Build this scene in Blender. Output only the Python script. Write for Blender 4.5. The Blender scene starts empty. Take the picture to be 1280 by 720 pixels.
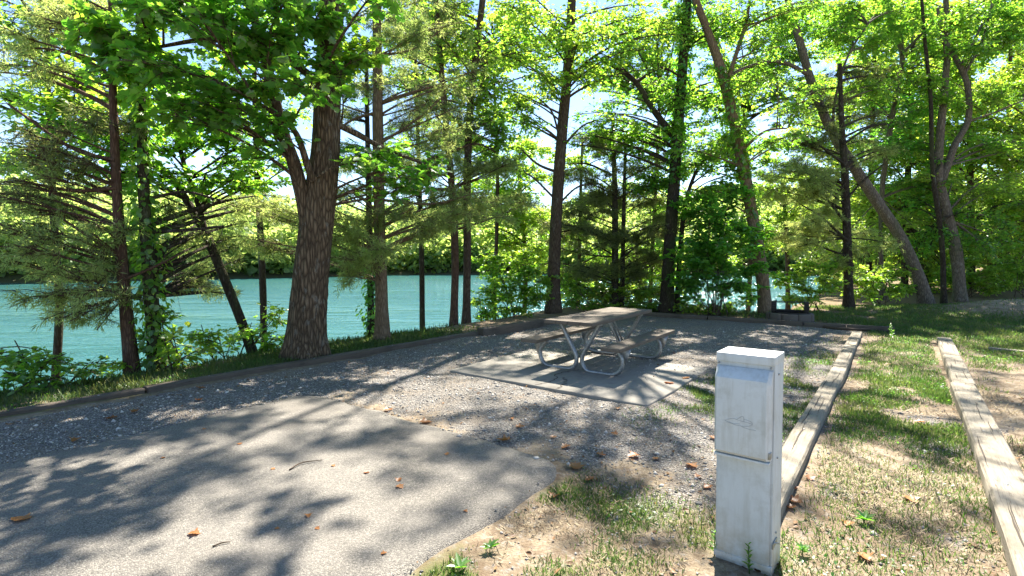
import bpy, bmesh, math, random
import numpy as np
from mathutils import Vector

SC = bpy.context.scene
COL = SC.collection
RNG = np.random.default_rng(7)
random.seed(7)

# ------------------------------------------------------------------ camera model
F, CX, CY, YH, H = 650.0, 640.0, 360.0, 320.0, 1.65     # in pixels of a 1280 px wide frame
PITCH = math.atan((CY - YH) / F)
FW = np.array([0, math.cos(PITCH), -math.sin(PITCH)])
UPV = np.array([0, math.sin(PITCH), math.cos(PITCH)])
EYE = np.array([0, 0, H])

def ray(px, py):
    return FW + np.array([1.0, 0, 0]) * (px - CX) / F + UPV * (CY - py) / F

def W(px, py, d):
    """world point seen at a pixel, at world depth y = d"""
    r = ray(px, py)
    return EYE + r * (d / r[1])

def G(px, py, z=0.0):
    r = ray(px, py)
    return EYE + r * ((z - H) / r[2])

AZ = math.radians(36.5)                                   # direction of the camp site
U = np.array([math.sin(AZ), math.cos(AZ)])                # along the timbers
V = np.array([math.cos(AZ), -math.sin(AZ)])               # across them, to the right

def site(a, b):
    p = U * a + V * b
    return float(p[0]), float(p[1])

# ------------------------------------------------------------------ noise
_LAT = np.random.default_rng(3).random((256, 256))

def vnoise(x, y):
    xi = np.floor(x).astype(int); yi = np.floor(y).astype(int)
    fx = x - xi; fy = y - yi
    fx = fx * fx * (3 - 2 * fx); fy = fy * fy * (3 - 2 * fy)
    a = _LAT[xi & 255, yi & 255]; b = _LAT[(xi + 1) & 255, yi & 255]
    c = _LAT[xi & 255, (yi + 1) & 255]; d = _LAT[(xi + 1) & 255, (yi + 1) & 255]
    return (a * (1 - fx) + b * fx) * (1 - fy) + (c * (1 - fx) + d * fx) * fy

def fbm(x, y, o=4):
    s = 0; a = .5; t = 0
    for k in range(o):
        s = s + a * vnoise(x * 2 ** k + 17.3 * k, y * 2 ** k + 5.1 * k); t += a; a *= .5
    return s / t

def sstep(e0, e1, x):
    t = np.clip((x - e0) / (e1 - e0), 0, 1)
    return t * t * (3 - 2 * t)

# ------------------------------------------------------------------ terrain
WATER_Z = -3.5

def ab(x, y):
    return x * U[0] + y * U[1], x * V[0] + y * V[1]

def hgt(x, y):
    x = np.asarray(x, float); y = np.asarray(y, float)
    a, b = ab(x, y)
    wob = (fbm(x * .5, y * .5, 3) - .5) * .9
    s = np.maximum(np.minimum(b + 8.35 + wob, 16.2 + wob - a), np.minimum(b + 2.2 + wob, 90 - a))
    z = np.where(s > 0, 0.0, np.maximum(-.62 * (-s) - .05, -7.5))
    z = np.where((s <= 0) & (s > -.8), -.35 * s * s * .9, z) * 1.0
    inland = sstep(-.2, 1.2, s)
    z = z + (fbm(x * .8, y * .8, 4) - .5) * .10 * inland * sstep(3.0, 9.0, np.hypot(x, y))
    z = z + (fbm(x * 3, y * 3, 3) - .5) * .03
    # low bare mound on the right, and the woods floor rising behind it
    z = z + .42 * np.exp(-(((x - 14.6) / 2.6) ** 2 + ((y - 14.6) / 1.5) ** 2))
    z = z + sstep(21, 60, a) * sstep(-1.5, 6, b) * 1.2
    z = z + sstep(-6.4, -7.3, b) * sstep(-8.4, -7.3, b) * .05 * inland * sstep(13.5, 12.5, a)
    return z

def hz(x, y):
    return float(hgt(np.array([x]), np.array([y]))[0])

# masks --------------------------------------------------------------
def gravel_w(x, y):
    a, b = ab(x, y)
    n = (fbm(x * 1.3, y * 1.3, 3) - .5)
    g = sstep(2.6, 4.2, a + n * 2.2) * sstep(14.0, 13.6, a) * sstep(-7.0, -6.8, b) * sstep(-.35, -1.2, b + n * 1.0)
    left = sstep(-7.0, -6.8, b) * sstep(-5.0, -5.6, b) * sstep(14.0, 13.6, a)
    right = sstep(1.5, 2.1, b + n * 1.6) * sstep(4.6, 3.6, b + n) * sstep(10.8, 9.6, a + n * 2) * .75
    bare = sstep(.62, .72, fbm(x * .9 + 9, y * .9, 3)) * .7 * sstep(-.6, -.2, b) * sstep(8, 6, a)
    return np.clip(np.maximum(np.maximum(g, left), np.maximum(right, bare)), 0, 1)

def grass_w(x, y):
    a, b = ab(x, y)
    n = fbm(x * 1.7 + 40, y * 1.7, 4)
    n2 = fbm(x * .55 + 11, y * .55 + 3, 3)
    w = np.zeros_like(np.asarray(x, float))
    # bank strip on the lake side
    w = np.maximum(w, sstep(-6.95, -7.1, b) * sstep(-9.4, -8.2, b) * sstep(9.4, 6.6, a) * sstep(.2, .45, n))
    # strip between the two timbers: greener further off
    w = np.maximum(w, sstep(-.5, -.35, b) * sstep(.62, .5, b) * np.clip(sstep(4.6, 7.2, a), .25, 1) * sstep(.42, .60, n * .6 + n2 * .4 + sstep(5.5, 9, a) * .10))
    # right of the second timber
    w = np.maximum(w, sstep(.8, .95, b) * np.clip(sstep(7, 11, a), .45, 1) * sstep(.40, .6, n * .5 + n2 * .5 + sstep(9, 12, a) * .08))
    # beyond the far kerb
    w = np.maximum(w, sstep(13.9, 14.3, a) * sstep(-1.2, -.2, b) * sstep(.25, .5, n))
    w = np.maximum(w, sstep(12.7, 13.4, a) * sstep(-.6, -.2, b) * sstep(.2, .42, n))
    w = np.maximum(w, sstep(15.0, 15.8, a) * sstep(-4.5, -2.5, b) * sstep(.3, .5, n))
    # the near corner between asphalt and pedestal
    near = sstep(-2.05, -1.9, b) * sstep(-.3, -.5, b) * sstep(3.6, 2.9, a)
    w = np.maximum(w, near * sstep(.38, .54, n * .6 + n2 * .4) * .95)
    # tufts beside the slab
    w = np.maximum(w, np.exp(-(((a - 6.3) / .9) ** 2 + ((b + 1.75) / .30) ** 2)) * sstep(.3, .55, n) * 1.1)
    w = np.maximum(w, np.exp(-(((a - 8.2) / 2.2) ** 2 + ((b + .9) / .35) ** 2)) * sstep(.35, .6, n) * .9)
    w = w * (1 - sstep(.0, .25, hgt(x, y)) * (x > 10) * (y < 17) * .9)
    return np.clip(w, 0, 1)

# ------------------------------------------------------------------ mesh helpers
def mesh_np(name, verts, faces_flat, sizes, mat, parent=None, attrs=None, smooth=False):
    me = bpy.data.meshes.new(name)
    verts = np.ascontiguousarray(verts, np.float32)
    faces_flat = np.ascontiguousarray(faces_flat, np.int32).ravel()
    sizes = np.asarray(sizes, np.int32)
    me.vertices.add(len(verts)); me.vertices.foreach_set('co', verts.ravel())
    me.loops.add(len(faces_flat)); me.loops.foreach_set('vertex_index', faces_flat)
    me.polygons.add(len(sizes))
    me.polygons.foreach_set('loop_start', np.concatenate([[0], np.cumsum(sizes)[:-1]]).astype(np.int32))
    if attrs:
        for k, v in attrs.items():
            at = me.attributes.new(k, 'FLOAT', 'POINT')
            at.data.foreach_set('value', np.ascontiguousarray(v, np.float32))
    me.update(calc_edges=True)
    if smooth:
        me.polygons.foreach_set('use_smooth', np.ones(len(sizes), bool))
    o = bpy.data.objects.new(name, me); COL.objects.link(o)
    if mat: me.materials.append(mat)
    if parent: o.parent = parent
    return o

class MB:
    """collects geometry for ONE mesh object"""
    def __init__(self): self.v = []; self.f = []; self.s = []; self.n = 0
    def add(self, v, f):
        v = np.asarray(v, float); f = np.asarray(f, int)
        self.v.append(v); self.f.append((f + self.n).ravel()); self.s.append(np.full(len(f), f.shape[1])); self.n += len(v)
    def tube(self, pts, rad, sides=8, cap=True, ridge=None):
        pts = np.asarray(pts, float); rad = np.broadcast_to(np.asarray(rad, float), (len(pts),))
        t = np.gradient(pts, axis=0); t /= np.linalg.norm(t, axis=1)[:, None] + 1e-9
        ref = np.array([1.0, .13, .07]) if abs(t[len(t) // 2][0]) < .8 else np.array([.1, 1.0, .07])
        n = np.cross(t, ref); n /= np.linalg.norm(n, axis=1)[:, None] + 1e-9
        bb = np.cross(t, n)
        th = np.linspace(0, 2 * math.pi, sides, endpoint=False)
        r = rad[:, None] * np.ones(sides)
        if ridge is not None: r = r * ridge(th, pts, rad)
        v = pts[:, None, :] + r[:, :, None] * (np.cos(th)[None, :, None] * n[:, None, :] + np.sin(th)[None, :, None] * bb[:, None, :])
        k = len(pts)
        i = np.arange(k - 1)[:, None] * sides; j = np.arange(sides)[None, :]; j2 = (j + 1) % sides
        f = np.stack([i + j, i + j2, i + sides + j2, i + sides + j], -1).reshape(-1, 4)
        self.add(v.reshape(-1, 3), f)
        if cap:
            base = self.n - k * sides
            for ring, rev in ((0, True), (k - 1, False)):
                idx = np.arange(sides) + ring * sides
                if rev: idx = idx[::-1]
                self.f.append(base + idx); self.s.append(np.array([sides]))
    def prisms(self, A, B, ra, rb, sides=3):
        """many straight thin twigs"""
        A = np.asarray(A, float); B = np.asarray(B, float); m = len(A)
        if not m: return
        t = B - A; t /= np.linalg.norm(t, axis=1)[:, None] + 1e-9
        ref = np.tile([.31, .17, .93], (m, 1))
        n = np.cross(t, ref); n /= np.linalg.norm(n, axis=1)[:, None] + 1e-9
        bb = np.cross(t, n)
        th = np.linspace(0, 2 * math.pi, sides, endpoint=False)
        d = np.cos(th)[None, :, None] * n[:, None, :] + np.sin(th)[None, :, None] * bb[:, None, :]
        ra = np.broadcast_to(ra, (m,)); rb = np.broadcast_to(rb, (m,))
        v = np.concatenate([A[:, None] + d * ra[:, None, None], B[:, None] + d * rb[:, None, None]], 1)
        j = np.arange(sides); j2 = (j + 1) % sides
        f = np.stack([j, j2, j2 + sides, j + sides], -1)[None] + (np.arange(m) * 2 * sides)[:, None, None]
        self.add(v.reshape(-1, 3), f.reshape(-1, 4))
    def box(self, c, size, ax=None, bevel=0):
        """box with centre c, sizes along axes ax (3x3 rows)"""
        ax = np.eye(3) if ax is None else np.asarray(ax, float)
        s = np.asarray(size, float) / 2
        bm = bmesh.new(); bmesh.ops.create_cube(bm, size=1)
        for v in bm.verts: v.co = Vector((v.co.x * 2 * s[0], v.co.y * 2 * s[1], v.co.z * 2 * s[2]))
        if bevel: bmesh.ops.bevel(bm, geom=list(bm.edges), offset=bevel, segments=2, affect='EDGES', profile=.6)
        self.bm(bm, c, ax)
    def bm(self, bm, c=(0, 0, 0), ax=None):
        ax = np.eye(3) if ax is None else np.asarray(ax, float)
        bm.verts.index_update()
        v = np.array([v.co[:] for v in bm.verts]) @ ax + np.asarray(c, float)
        base = self.n; self.v.append(v); self.n += len(v)
        for f in bm.faces:
            self.f.append(base + np.array([q.index for q in f.verts])); self.s.append(np.array([len(f.verts)]))
        bm.free()
    def build(self, name, mat, parent=None, smooth=False, attrs=None):
        o = mesh_np(name, np.concatenate(self.v), np.concatenate(self.f), np.concatenate(self.s), mat, parent, attrs, smooth)
        return o

def auto_smooth(o, deg=35):
    me = o.data
    me.polygons.foreach_set('use_smooth', np.ones(len(me.polygons), bool))
    me.set_sharp_from_angle(angle=math.radians(deg))

def tag(o, label=None, cat=None, group=None, kind=None):
    if label: o['label'] = label
    if cat: o['category'] = cat
    if group: o['group'] = group
    if kind: o['kind'] = kind
    return o

def empty(name, loc, label, cat, group=None):
    o = bpy.data.objects.new(name, None); COL.objects.link(o); o.location = loc
    o.empty_display_size = .2
    return tag(o, label, cat, group)

def keep(o, parent):
    """parent keeping the world place (children were built in world space)"""
    o.parent = parent
    o.matrix_parent_inverse.identity()
    o.location = (-parent.location[0], -parent.location[1], -parent.location[2])
    return o

# ------------------------------------------------------------------ materials
class N:
    def __init__(self, name):
        self.m = bpy.data.materials.new(name); self.m.use_nodes = True
        self.t = self.m.node_tree; self.t.nodes.clear()
        self.out = self.new('ShaderNodeOutputMaterial')
    def new(self, t, **kw):
        n = self.t.nodes.new(t)
        for k, v in kw.items(): setattr(n, k, v)
        return n
    def link(self, a, b): self.t.links.new(a, b)
    def set(self, sock, v):
        if hasattr(v, 'is_linked'): self.link(v, sock)
        else:
            if isinstance(v, tuple) and len(v) == 3 and sock.type == 'RGBA': v = (*v, 1)
            sock.default_value = v
    def coord(self, scale=(1, 1, 1), kind='Object', rot=(0, 0, 0)):
        c = self.new('ShaderNodeTexCoord'); m = self.new('ShaderNodeMapping')
        m.inputs['Scale'].default_value = scale; m.inputs['Rotation'].default_value = rot
        self.link(c.outputs[kind], m.inputs[0]); return m.outputs[0]
    def noise(self, vec, scale, detail=4, rough=.55, out='Fac', dist=0):
        n = self.new('ShaderNodeTexNoise')
        self.link(vec, n.inputs['Vector']); n.inputs['Scale'].default_value = scale
        n.inputs['Detail'].default_value = detail; n.inputs['Roughness'].default_value = rough
        n.inputs['Distortion'].default_value = dist
        return n.outputs[out]
    def voro(self, vec, scale, out='Distance', feature='F1', rand=1):
        n = self.new('ShaderNodeTexVoronoi'); n.feature = feature
        self.link(vec, n.inputs['Vector']); n.inputs['Scale'].default_value = scale
        n.inputs['Randomness'].default_value = rand
        return n.outputs[out]
    def ramp(self, fac, stops):
        n = self.new('ShaderNodeValToRGB'); e = n.color_ramp.elements
        while len(e) < len(stops): e.new(.5)
        for el, (p, c) in zip(e, stops):
            el.position = p; el.color = (c, c, c, 1) if not isinstance(c, tuple) else (*c, 1)
        self.link(fac, n.inputs[0]); return n.outputs[0]
    def mix(self, f, a, b, mode='MIX'):
        n = self.new('ShaderNodeMix'); n.data_type = 'RGBA'; n.blend_type = mode
        self.set(n.inputs[0], f); self.set(n.inputs[6], a); self.set(n.inputs[7], b); return n.outputs[2]
    def math(self, op, a, b=0.0):
        n = self.new('ShaderNodeMath'); n.operation = op
        self.set(n.inputs[0], a); self.set(n.inputs[1], b); return n.outputs[0]
    def attr(self, name):
        n = self.new('ShaderNodeAttribute'); n.attribute_name = name; return n.outputs['Fac']
    def island(self):
        return self.new('ShaderNodeNewGeometry').outputs['Random Per Island']
    def objrand(self):
        return self.new('ShaderNodeObjectInfo').outputs['Random']
    def bump(self, h, strength=.5, dist=.02, normal=None):
        n = self.new('ShaderNodeBump'); n.inputs['Strength'].default_value = strength; n.inputs['Distance'].default_value = dist
        self.link(h, n.inputs['Height'])
        if normal: self.link(normal, n.inputs['Normal'])
        return n.outputs[0]
    def bsdf(self, color, rough=.8, metal=0.0, normal=None, spec=.3):
        p = self.new('ShaderNodeBsdfPrincipled')
        self.set(p.inputs['Base Color'], color); self.set(p.inputs['Roughness'], rough); self.set(p.inputs['Metallic'], metal)
        p.inputs['Specular IOR Level'].default_value = spec
        if normal: self.link(normal, p.inputs['Normal'])
        self.link(p.outputs[0], self.out.inputs[0]); return p

def leaf_mat(name, deep, bright, trans_deep, trans_bright, var=.5, gloss=.06, tfac=.5):
    n = N(name)
    t = n.attr('tone'); r = n.island()
    k = n.math('ADD', n.math('MULTIPLY', t, 1.0), n.math('MULTIPLY', n.math('SUBTRACT', r, .5), var))
    k = n.math('MINIMUM', n.math('MAXIMUM', k, 0.0), 1.0)
    refl = n.mix(k, deep, bright); tr = n.mix(k, trans_deep, trans_bright)
    d = n.new('ShaderNodeBsdfDiffuse'); n.set(d.inputs[0], refl)
    tl = n.new('ShaderNodeBsdfTranslucent'); n.set(tl.inputs[0], tr)
    m = n.new('ShaderNodeMixShader'); m.inputs[0].default_value = tfac
    n.link(d.outputs[0], m.inputs[1]); n.link(tl.outputs[0], m.inputs[2])
    g = n.new('ShaderNodeBsdfGlossy'); g.inputs['Roughness'].default_value = .42
    m2 = n.new('ShaderNodeMixShader'); m2.inputs[0].default_value = gloss
    n.link(m.outputs[0], m2.inputs[1]); n.link(g.outputs[0], m2.inputs[2])
    n.link(m2.outputs[0], n.out.inputs[0]); return n.m

M = {}
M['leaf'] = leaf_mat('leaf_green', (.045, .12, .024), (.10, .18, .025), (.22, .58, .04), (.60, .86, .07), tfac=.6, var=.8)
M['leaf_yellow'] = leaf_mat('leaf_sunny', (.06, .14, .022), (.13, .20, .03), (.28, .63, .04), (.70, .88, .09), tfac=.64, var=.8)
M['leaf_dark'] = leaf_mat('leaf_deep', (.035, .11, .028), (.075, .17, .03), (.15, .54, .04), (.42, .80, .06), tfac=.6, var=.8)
M['needle'] = leaf_mat('needle_olive', (.07, .115, .04), (.14, .17, .06), (.34, .48, .11), (.70, .78, .22), gloss=.03, tfac=.6, var=.8)
M['needle_dark'] = leaf_mat('needle_dark', (.04, .058, .026), (.09, .105, .04), (.18, .23, .06), (.42, .46, .13), gloss=.03, tfac=.55)
M['grass'] = leaf_mat('grass_blade', (.045, .095, .022), (.13, .145, .045), (.12, .27, .03), (.34, .40, .09), var=.9, gloss=.03, tfac=.4)
M['straw'] = leaf_mat('straw', (.22, .175, .115), (.36, .31, .22), (.2, .16, .1), (.3, .25, .16), var=.9, gloss=.02, tfac=.25)
M['dry_leaf'] = leaf_mat('dry_leaf', (.20, .075, .025), (.36, .17, .06), (.30, .09, .02), (.45, .2, .05), var=1.0, gloss=.04, tfac=.3)
M['litter'] = leaf_mat('litter', (.10, .055, .028), (.26, .15, .075), (.1, .05, .02), (.2, .1, .04), var=1.2, gloss=.02, tfac=.2)
M['far_leaf'] = leaf_mat('far_foliage', (.08, .14, .05), (.12, .18, .06), (.42, .62, .13), (.68, .78, .2), var=.7, gloss=.02, tfac=.55)

def bark(name, c1, c2, moss=0.0, scale=1.0, bumpd=.03, lichen=.25):
    n = N(name)
    v = n.coord((6 * scale, 6 * scale, 1.1 * scale))
    w = n.noise(v, 1.6, 3)
    fur = n.voro(n.mix(.16, v, n.noise(v, 3, 3, out='Color')), 2.2, feature='DISTANCE_TO_EDGE')
    fi = n.noise(n.coord((30, 30, 6)), 1.5, 5)
    h = n.math('ADD', n.math('MULTIPLY', n.ramp(fur, [(0, 0.0), (.35, 1.0)]), .8), n.math('MULTIPLY', fi, .35))
    col = n.mix(n.ramp(h, [(.1, 0.0), (.9, 1.0)]), c1, c2)
    lv = n.ramp(n.noise(n.coord((9, 9, 5)), 1.0, 6, .7), [(.56, 0.0), (.66, 1.0)])
    col = n.mix(n.math('MULTIPLY', lv, lichen), col, (.36, .36, .31))
    if moss:
        mv = n.ramp(n.noise(n.coord((2, 2, .6)), 1.0, 4), [(.5, 0.0), (.62, 1.0)])
        col = n.mix(n.math('MULTIPLY', mv, moss), col, (.07, .10, .03))
    col = n.mix(n.math('MULTIPLY', w, .4), col, c1)
    n.bsdf(col, .92, normal=n.bump(h, 1.0, bumpd), spec=.15)
    return n.m

M['bark_big'] = bark('bark_furrowed', (.036, .024, .015), (.20, .142, .09), scale=2.1, bumpd=.025, lichen=.4)
M['bark'] = bark('bark_brown', (.038, .026, .018), (.125, .09, .062), scale=3, bumpd=.012)
M['bark_tan'] = bark('bark_tan', (.10, .068, .042), (.27, .195, .125), scale=3, bumpd=.012, lichen=.15)
M['bark_red'] = bark('bark_cedar', (.045, .025, .017), (.145, .088, .058), scale=3.2, bumpd=.01, lichen=.1)
M['bark_grey'] = bark('bark_grey', (.065, .052, .04), (.215, .175, .135), scale=2.6, bumpd=.01, moss=.35, lichen=.35)
M['bark_dark'] = bark('bark_dark', (.02, .015, .011), (.07, .054, .038), scale=3, bumpd=.012, moss=.3)

def mat_ground():
    n = N('ground_soil_gravel')
    v = n.coord()
    gr = n.attr('gravel'); gs = n.attr('grass'); li = n.attr('litterw')
    big = n.noise(v, 1.1, 5); mid = n.noise(v, 7, 5, .65); fin = n.noise(v, 60, 4, .7)
    soil = n.mix(n.ramp(big, [(.35, 0.0), (.65, 1.0)]), (0.168, 0.128, 0.084), (0.328, 0.268, 0.188))
    soil = n.mix(n.ramp(mid, [(.45, 0.0), (.62, .85)]), soil, (0.128, 0.092, 0.060))
    soil = n.mix(n.ramp(n.noise(v, 16, 5, .7), [(.52, 0.0), (.66, .8)]), soil, (0.272, 0.252, 0.224))
    soil = n.mix(n.ramp(fin, [(.3, .7), (.6, 0.0)]), soil, (0.104, 0.072, 0.046))
    # gravel: mixed grey stones
    vc = n.voro(v, 72, 'Color'); vd = n.voro(v, 72, 'Distance')
    hsv = n.new('ShaderNodeSeparateColor'); n.link(vc, hsv.inputs[0])
    st = n.ramp(hsv.outputs[0], [(0, (0.096, 0.092, 0.088)), (.35, (0.216, 0.204, 0.188)), (.75, (0.336, 0.316, 0.288)), (1, (0.480, 0.448, 0.400))])
    st = n.mix(n.ramp(vd, [(.25, 0.0), (.62, .75)]), st, (0.080, 0.072, 0.064))
    st = n.mix(n.math('MULTIPLY', n.ramp(n.noise(v, 1.8, 4), [(.45, 0.0), (.65, 1.0)]), .40), st, (0.240, 0.188, 0.132))
    gm = n.ramp(n.math('ADD', gr, n.math('MULTIPLY', n.math('SUBTRACT', mid, .5), .9)), [(.38, 0.0), (.62, 1.0)])
    col = n.mix(gm, soil, st)
    gg = n.ramp(n.math('ADD', gs, n.math('MULTIPLY', n.math('SUBTRACT', fin, .5), .5)), [(.25, 0.0), (.8, .85)])
    col = n.mix(gg, col, n.mix(mid, (0.060, 0.080, 0.024), (0.128, 0.120, 0.048)))
    col = n.mix(n.math('MULTIPLY', li, n.ramp(n.noise(v, 22, 4, .7), [(.35, .3), (.6, 1.0)])), col, n.mix(mid, (0.096, 0.060, 0.036), (0.216, 0.144, 0.088)))
    hh = n.math('ADD', n.math('MULTIPLY', n.math('MULTIPLY', vd, gm), -1.2), n.math('MULTIPLY', fin, .8))
    hh = n.math('ADD', hh, n.math('MULTIPLY', mid, 1.2))
    n.bsdf(col, .95, normal=n.bump(hh, .9, .018), spec=.15)
    return n.m
M['ground'] = mat_ground()

def mat_asphalt():
    n = N('asphalt_worn')
    v = n.coord()
    vc = n.voro(v, 150, 'Color'); s = n.new('ShaderNodeSeparateColor'); n.link(vc, s.inputs[0])
    vd = n.voro(v, 150)
    agg = n.ramp(s.outputs[0], [(0, (0.068, 0.064, 0.060)), (.4, (0.168, 0.160, 0.148)), (.8, (0.256, 0.244, 0.224)), (1, (0.384, 0.360, 0.320))])
    agg = n.mix(n.ramp(vd, [(.3, 0.0), (.65, .6)]), agg, (0.080, 0.076, 0.070))
    big = n.noise(v, .9, 5, .6)
    col = n.mix(n.ramp(big, [(.35, 0.0), (.7, .45)]), agg, (0.216, 0.204, 0.188))
    col = n.mix(n.ramp(n.noise(v, 3.2, 6, .7), [(.52, 0.0), (.72, .5)]), col, (0.120, 0.116, 0.112))
    col = n.mix(n.ramp(n.noise(v, .45, 4, .6, dist=.5), [(.5, 0.0), (.62, .45)]), col, (.10, .092, .082))
    col = n.mix(n.ramp(n.noise(v, 9, 6, .75), [(.6, 0.0), (.75, .5)]), col, (.30, .27, .22))
    col = n.mix(1.0, col, (.93, .905, .86), 'MULTIPLY')
    h = n.math('ADD', n.math('MULTIPLY', vd, -1.0), n.math('MULTIPLY', n.noise(v, 140, 3), .6))
    n.bsdf(col, .9, normal=n.bump(h, .7, .006), spec=.25)
    return n.m
M['asphalt'] = mat_asphalt()

def mat_concrete(name, c1, c2, stain=.5):
    n = N(name); v = n.coord()
    b = n.noise(v, 2.2, 6, .65); f = n.noise(v, 45, 5, .7)
    col = n.mix(b, c1, c2)
    col = n.mix(n.ramp(n.noise(v, 5, 6, .7), [(.5, 0.0), (.75, stain)]), col, (0.112, 0.100, 0.084))
    col = n.mix(n.ramp(f, [(.3, .35), (.5, 0.0)]), col, (0.128, 0.120, 0.108))
    n.bsdf(col, .9, normal=n.bump(n.math('ADD', f, b), .5, .006), spec=.2)
    return n.m
M['concrete'] = mat_concrete('concrete_slab', (0.152, 0.140, 0.120), (0.264, 0.248, 0.216), .75)
M['concrete_ring'] = mat_concrete('concrete_ring', (.06, .05, .042), (.125, .105, .088), .7)

def mat_wood(name, c1, c2, dark, stretch):
    n = N(name)
    v = n.coord(stretch)
    g = n.noise(v, 3, 6, .65, dist=.4); g2 = n.noise(v, 4.2, 5, .75, dist=.6)
    col = n.mix(g, c1, c2)
    col = n.mix(n.ramp(g2, [(.33, .9), (.46, 0.0)]), col, dark)
    pat = n.noise(n.coord(), 2.6, 5, .65)
    col = n.mix(n.ramp(pat, [(.5, 0.0), (.72, .55)]), col, dark)
    col = n.mix(n.math('MULTIPLY', n.objrand(), .35), col, c1)
    h = n.math('ADD', n.math('MULTIPLY', g2, .7), g)
    n.bsdf(col, .88, normal=n.bump(h, .8, .008), spec=.2)
    return n.m
# local x runs along every plank and timber
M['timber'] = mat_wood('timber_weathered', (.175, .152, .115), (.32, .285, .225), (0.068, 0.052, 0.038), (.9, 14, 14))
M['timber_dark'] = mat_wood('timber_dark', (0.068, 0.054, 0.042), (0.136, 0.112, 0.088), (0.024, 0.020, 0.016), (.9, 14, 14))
M['plank'] = mat_wood('plank_grey', (0.096, 0.080, 0.064), (0.184, 0.156, 0.124), (0.036, 0.030, 0.024), (1.1, 16, 16))

def mat_galv():
    n = N('galvanised_steel'); v = n.coord()
    c = n.voro(v, 60, 'Color'); s = n.new('ShaderNodeSeparateColor'); n.link(c, s.inputs[0])
    col = n.mix(s.outputs[0], (.20, .21, .22), (.32, .335, .34))
    col = n.mix(n.ramp(n.noise(v, 9, 5, .7), [(.55, 0.0), (.7, .5)]), col, (.30, .27, .23))
    n.bsdf(col, n.ramp(n.noise(v, 14, 4), [(.3, .38), (.7, .6)]), .75, spec=.4)
    return n.m
M['galv'] = mat_galv()

def mat_paint():
    n = N('pedestal_paint'); v = n.coord()
    b = n.noise(v, 5, 6, .65); f = n.noise(v, 38, 5, .75)
    col = n.mix(b, (.43, .455, .46), (.57, .59, .585))
    st = n.coord((9, 9, .9))
    col = n.mix(n.ramp(n.noise(st, 3, 5, .7), [(.48, 0.0), (.72, .6)]), col, (.36, .355, .32))
    col = n.mix(n.ramp(f, [(.24, .5), (.32, 0.0)]), col, (.30, .28, .24))
    col = n.mix(n.ramp(n.noise(v, 7, 7, .75), [(.50, 0.0), (.70, .6)]), col, (.34, .335, .30))
    g = n.new('ShaderNodeTexCoord'); sp = n.new('ShaderNodeSeparateXYZ'); n.link(g.outputs['Object'], sp.inputs[0])
    dirt = n.math('MULTIPLY', n.ramp(sp.outputs[2], [(0, 1.0), (.3, 0.0)]), n.ramp(n.noise(v, 12, 5, .7), [(.35, 0.0), (.65, 1.0)]))
    col = n.mix(dirt, col, (.32, .28, .2))
    n.bsdf(col, n.ramp(b, [(.3, .42), (.7, .6)]), 0, normal=n.bump(n.math('ADD', b, n.math('MULTIPLY', f, .3)), .25, .004), spec=.4)
    return n.m
M['paint'] = mat_paint()

def simple(name, c, rough=.7, metal=0, spec=.3, var=.35):
    n = N(name); v = n.coord()
    col = n.mix(n.noise(v, 18, 5, .7), tuple(x * (1 - var) for x in c), tuple(min(1, x * (1 + var)) for x in c))
    n.bsdf(col, rough, metal, normal=n.bump(n.noise(v, 60, 4), .3, .003), spec=spec)
    return n.m
M['iron'] = simple('sooty_iron', (.022, .020, .019), .6, .4)
M['scratch'] = simple('scratched_lines', (.36, .37, .375), .7)
M['bolt'] = simple('bolt_steel', (.30, .30, .29), .45, .8)
M['crack'] = simple('crack_dirt', (.055, .045, .035), .95)
M['tar'] = simple('stone', (.27, .26, .25), .9, var=.5)
M['stick'] = simple('stick_bark', (.07, .05, .035), .9)
M['ash'] = simple('ash', (.16, .15, .14), .95)

def mat_stones():
    n = N('loose_stones')
    r = n.island()
    col = n.ramp(r, [(0, (0.093, 0.089, 0.085)), (.4, (0.230, 0.217, 0.200)), (.75, (0.357, 0.336, 0.306)), (.92, (0.510, 0.476, 0.425)), (1, (0.323, 0.238, 0.170))])
    n.bsdf(col, .85, spec=.25); return n.m
M['stones'] = mat_stones()

def mat_water():
    n = N('lake_water')
    v = n.coord((.55, 1, 1), rot=(0, 0, math.radians(-14))); v2 = n.coord((.10, .34, 1), rot=(0, 0, math.radians(-12)))
    patch = n.ramp(n.noise(n.coord((.03, .09, 1), rot=(0, 0, math.radians(10))), 1.0, 4, .6), [(.35, .18), (.65, 1.0)])
    h = n.math('MULTIPLY', n.math('ADD', n.math('MULTIPLY', n.noise(v2, 2.0, 5, .6), 1.6), n.math('MULTIPLY', n.noise(v, 2.6, 4, .6), .55)), patch)
    col = n.mix(n.noise(n.coord((.02, .05, 1)), 1, 3), (.022, .092, .102), (.046, .142, .122))
    p = n.bsdf(col, .10, 0, normal=n.bump(h, 1.0, .42), spec=.5)
    p.inputs['IOR'].default_value = 1.333
    return n.m
M['water'] = mat_water()

# ------------------------------------------------------------------ ground sheet, water, hills
def spaced(lo, hi, step, far, grow=1.22):
    c = list(np.arange(lo, hi + 1e-6, step))
    s = step
    up, dn = [], []
    x = hi
    while x < far: s *= grow; x += s; up.append(x)
    s = step; x = lo
    while x > -far: s *= grow; x -= s; dn.append(x)
    return np.array(dn[::-1] + c + up)

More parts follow.
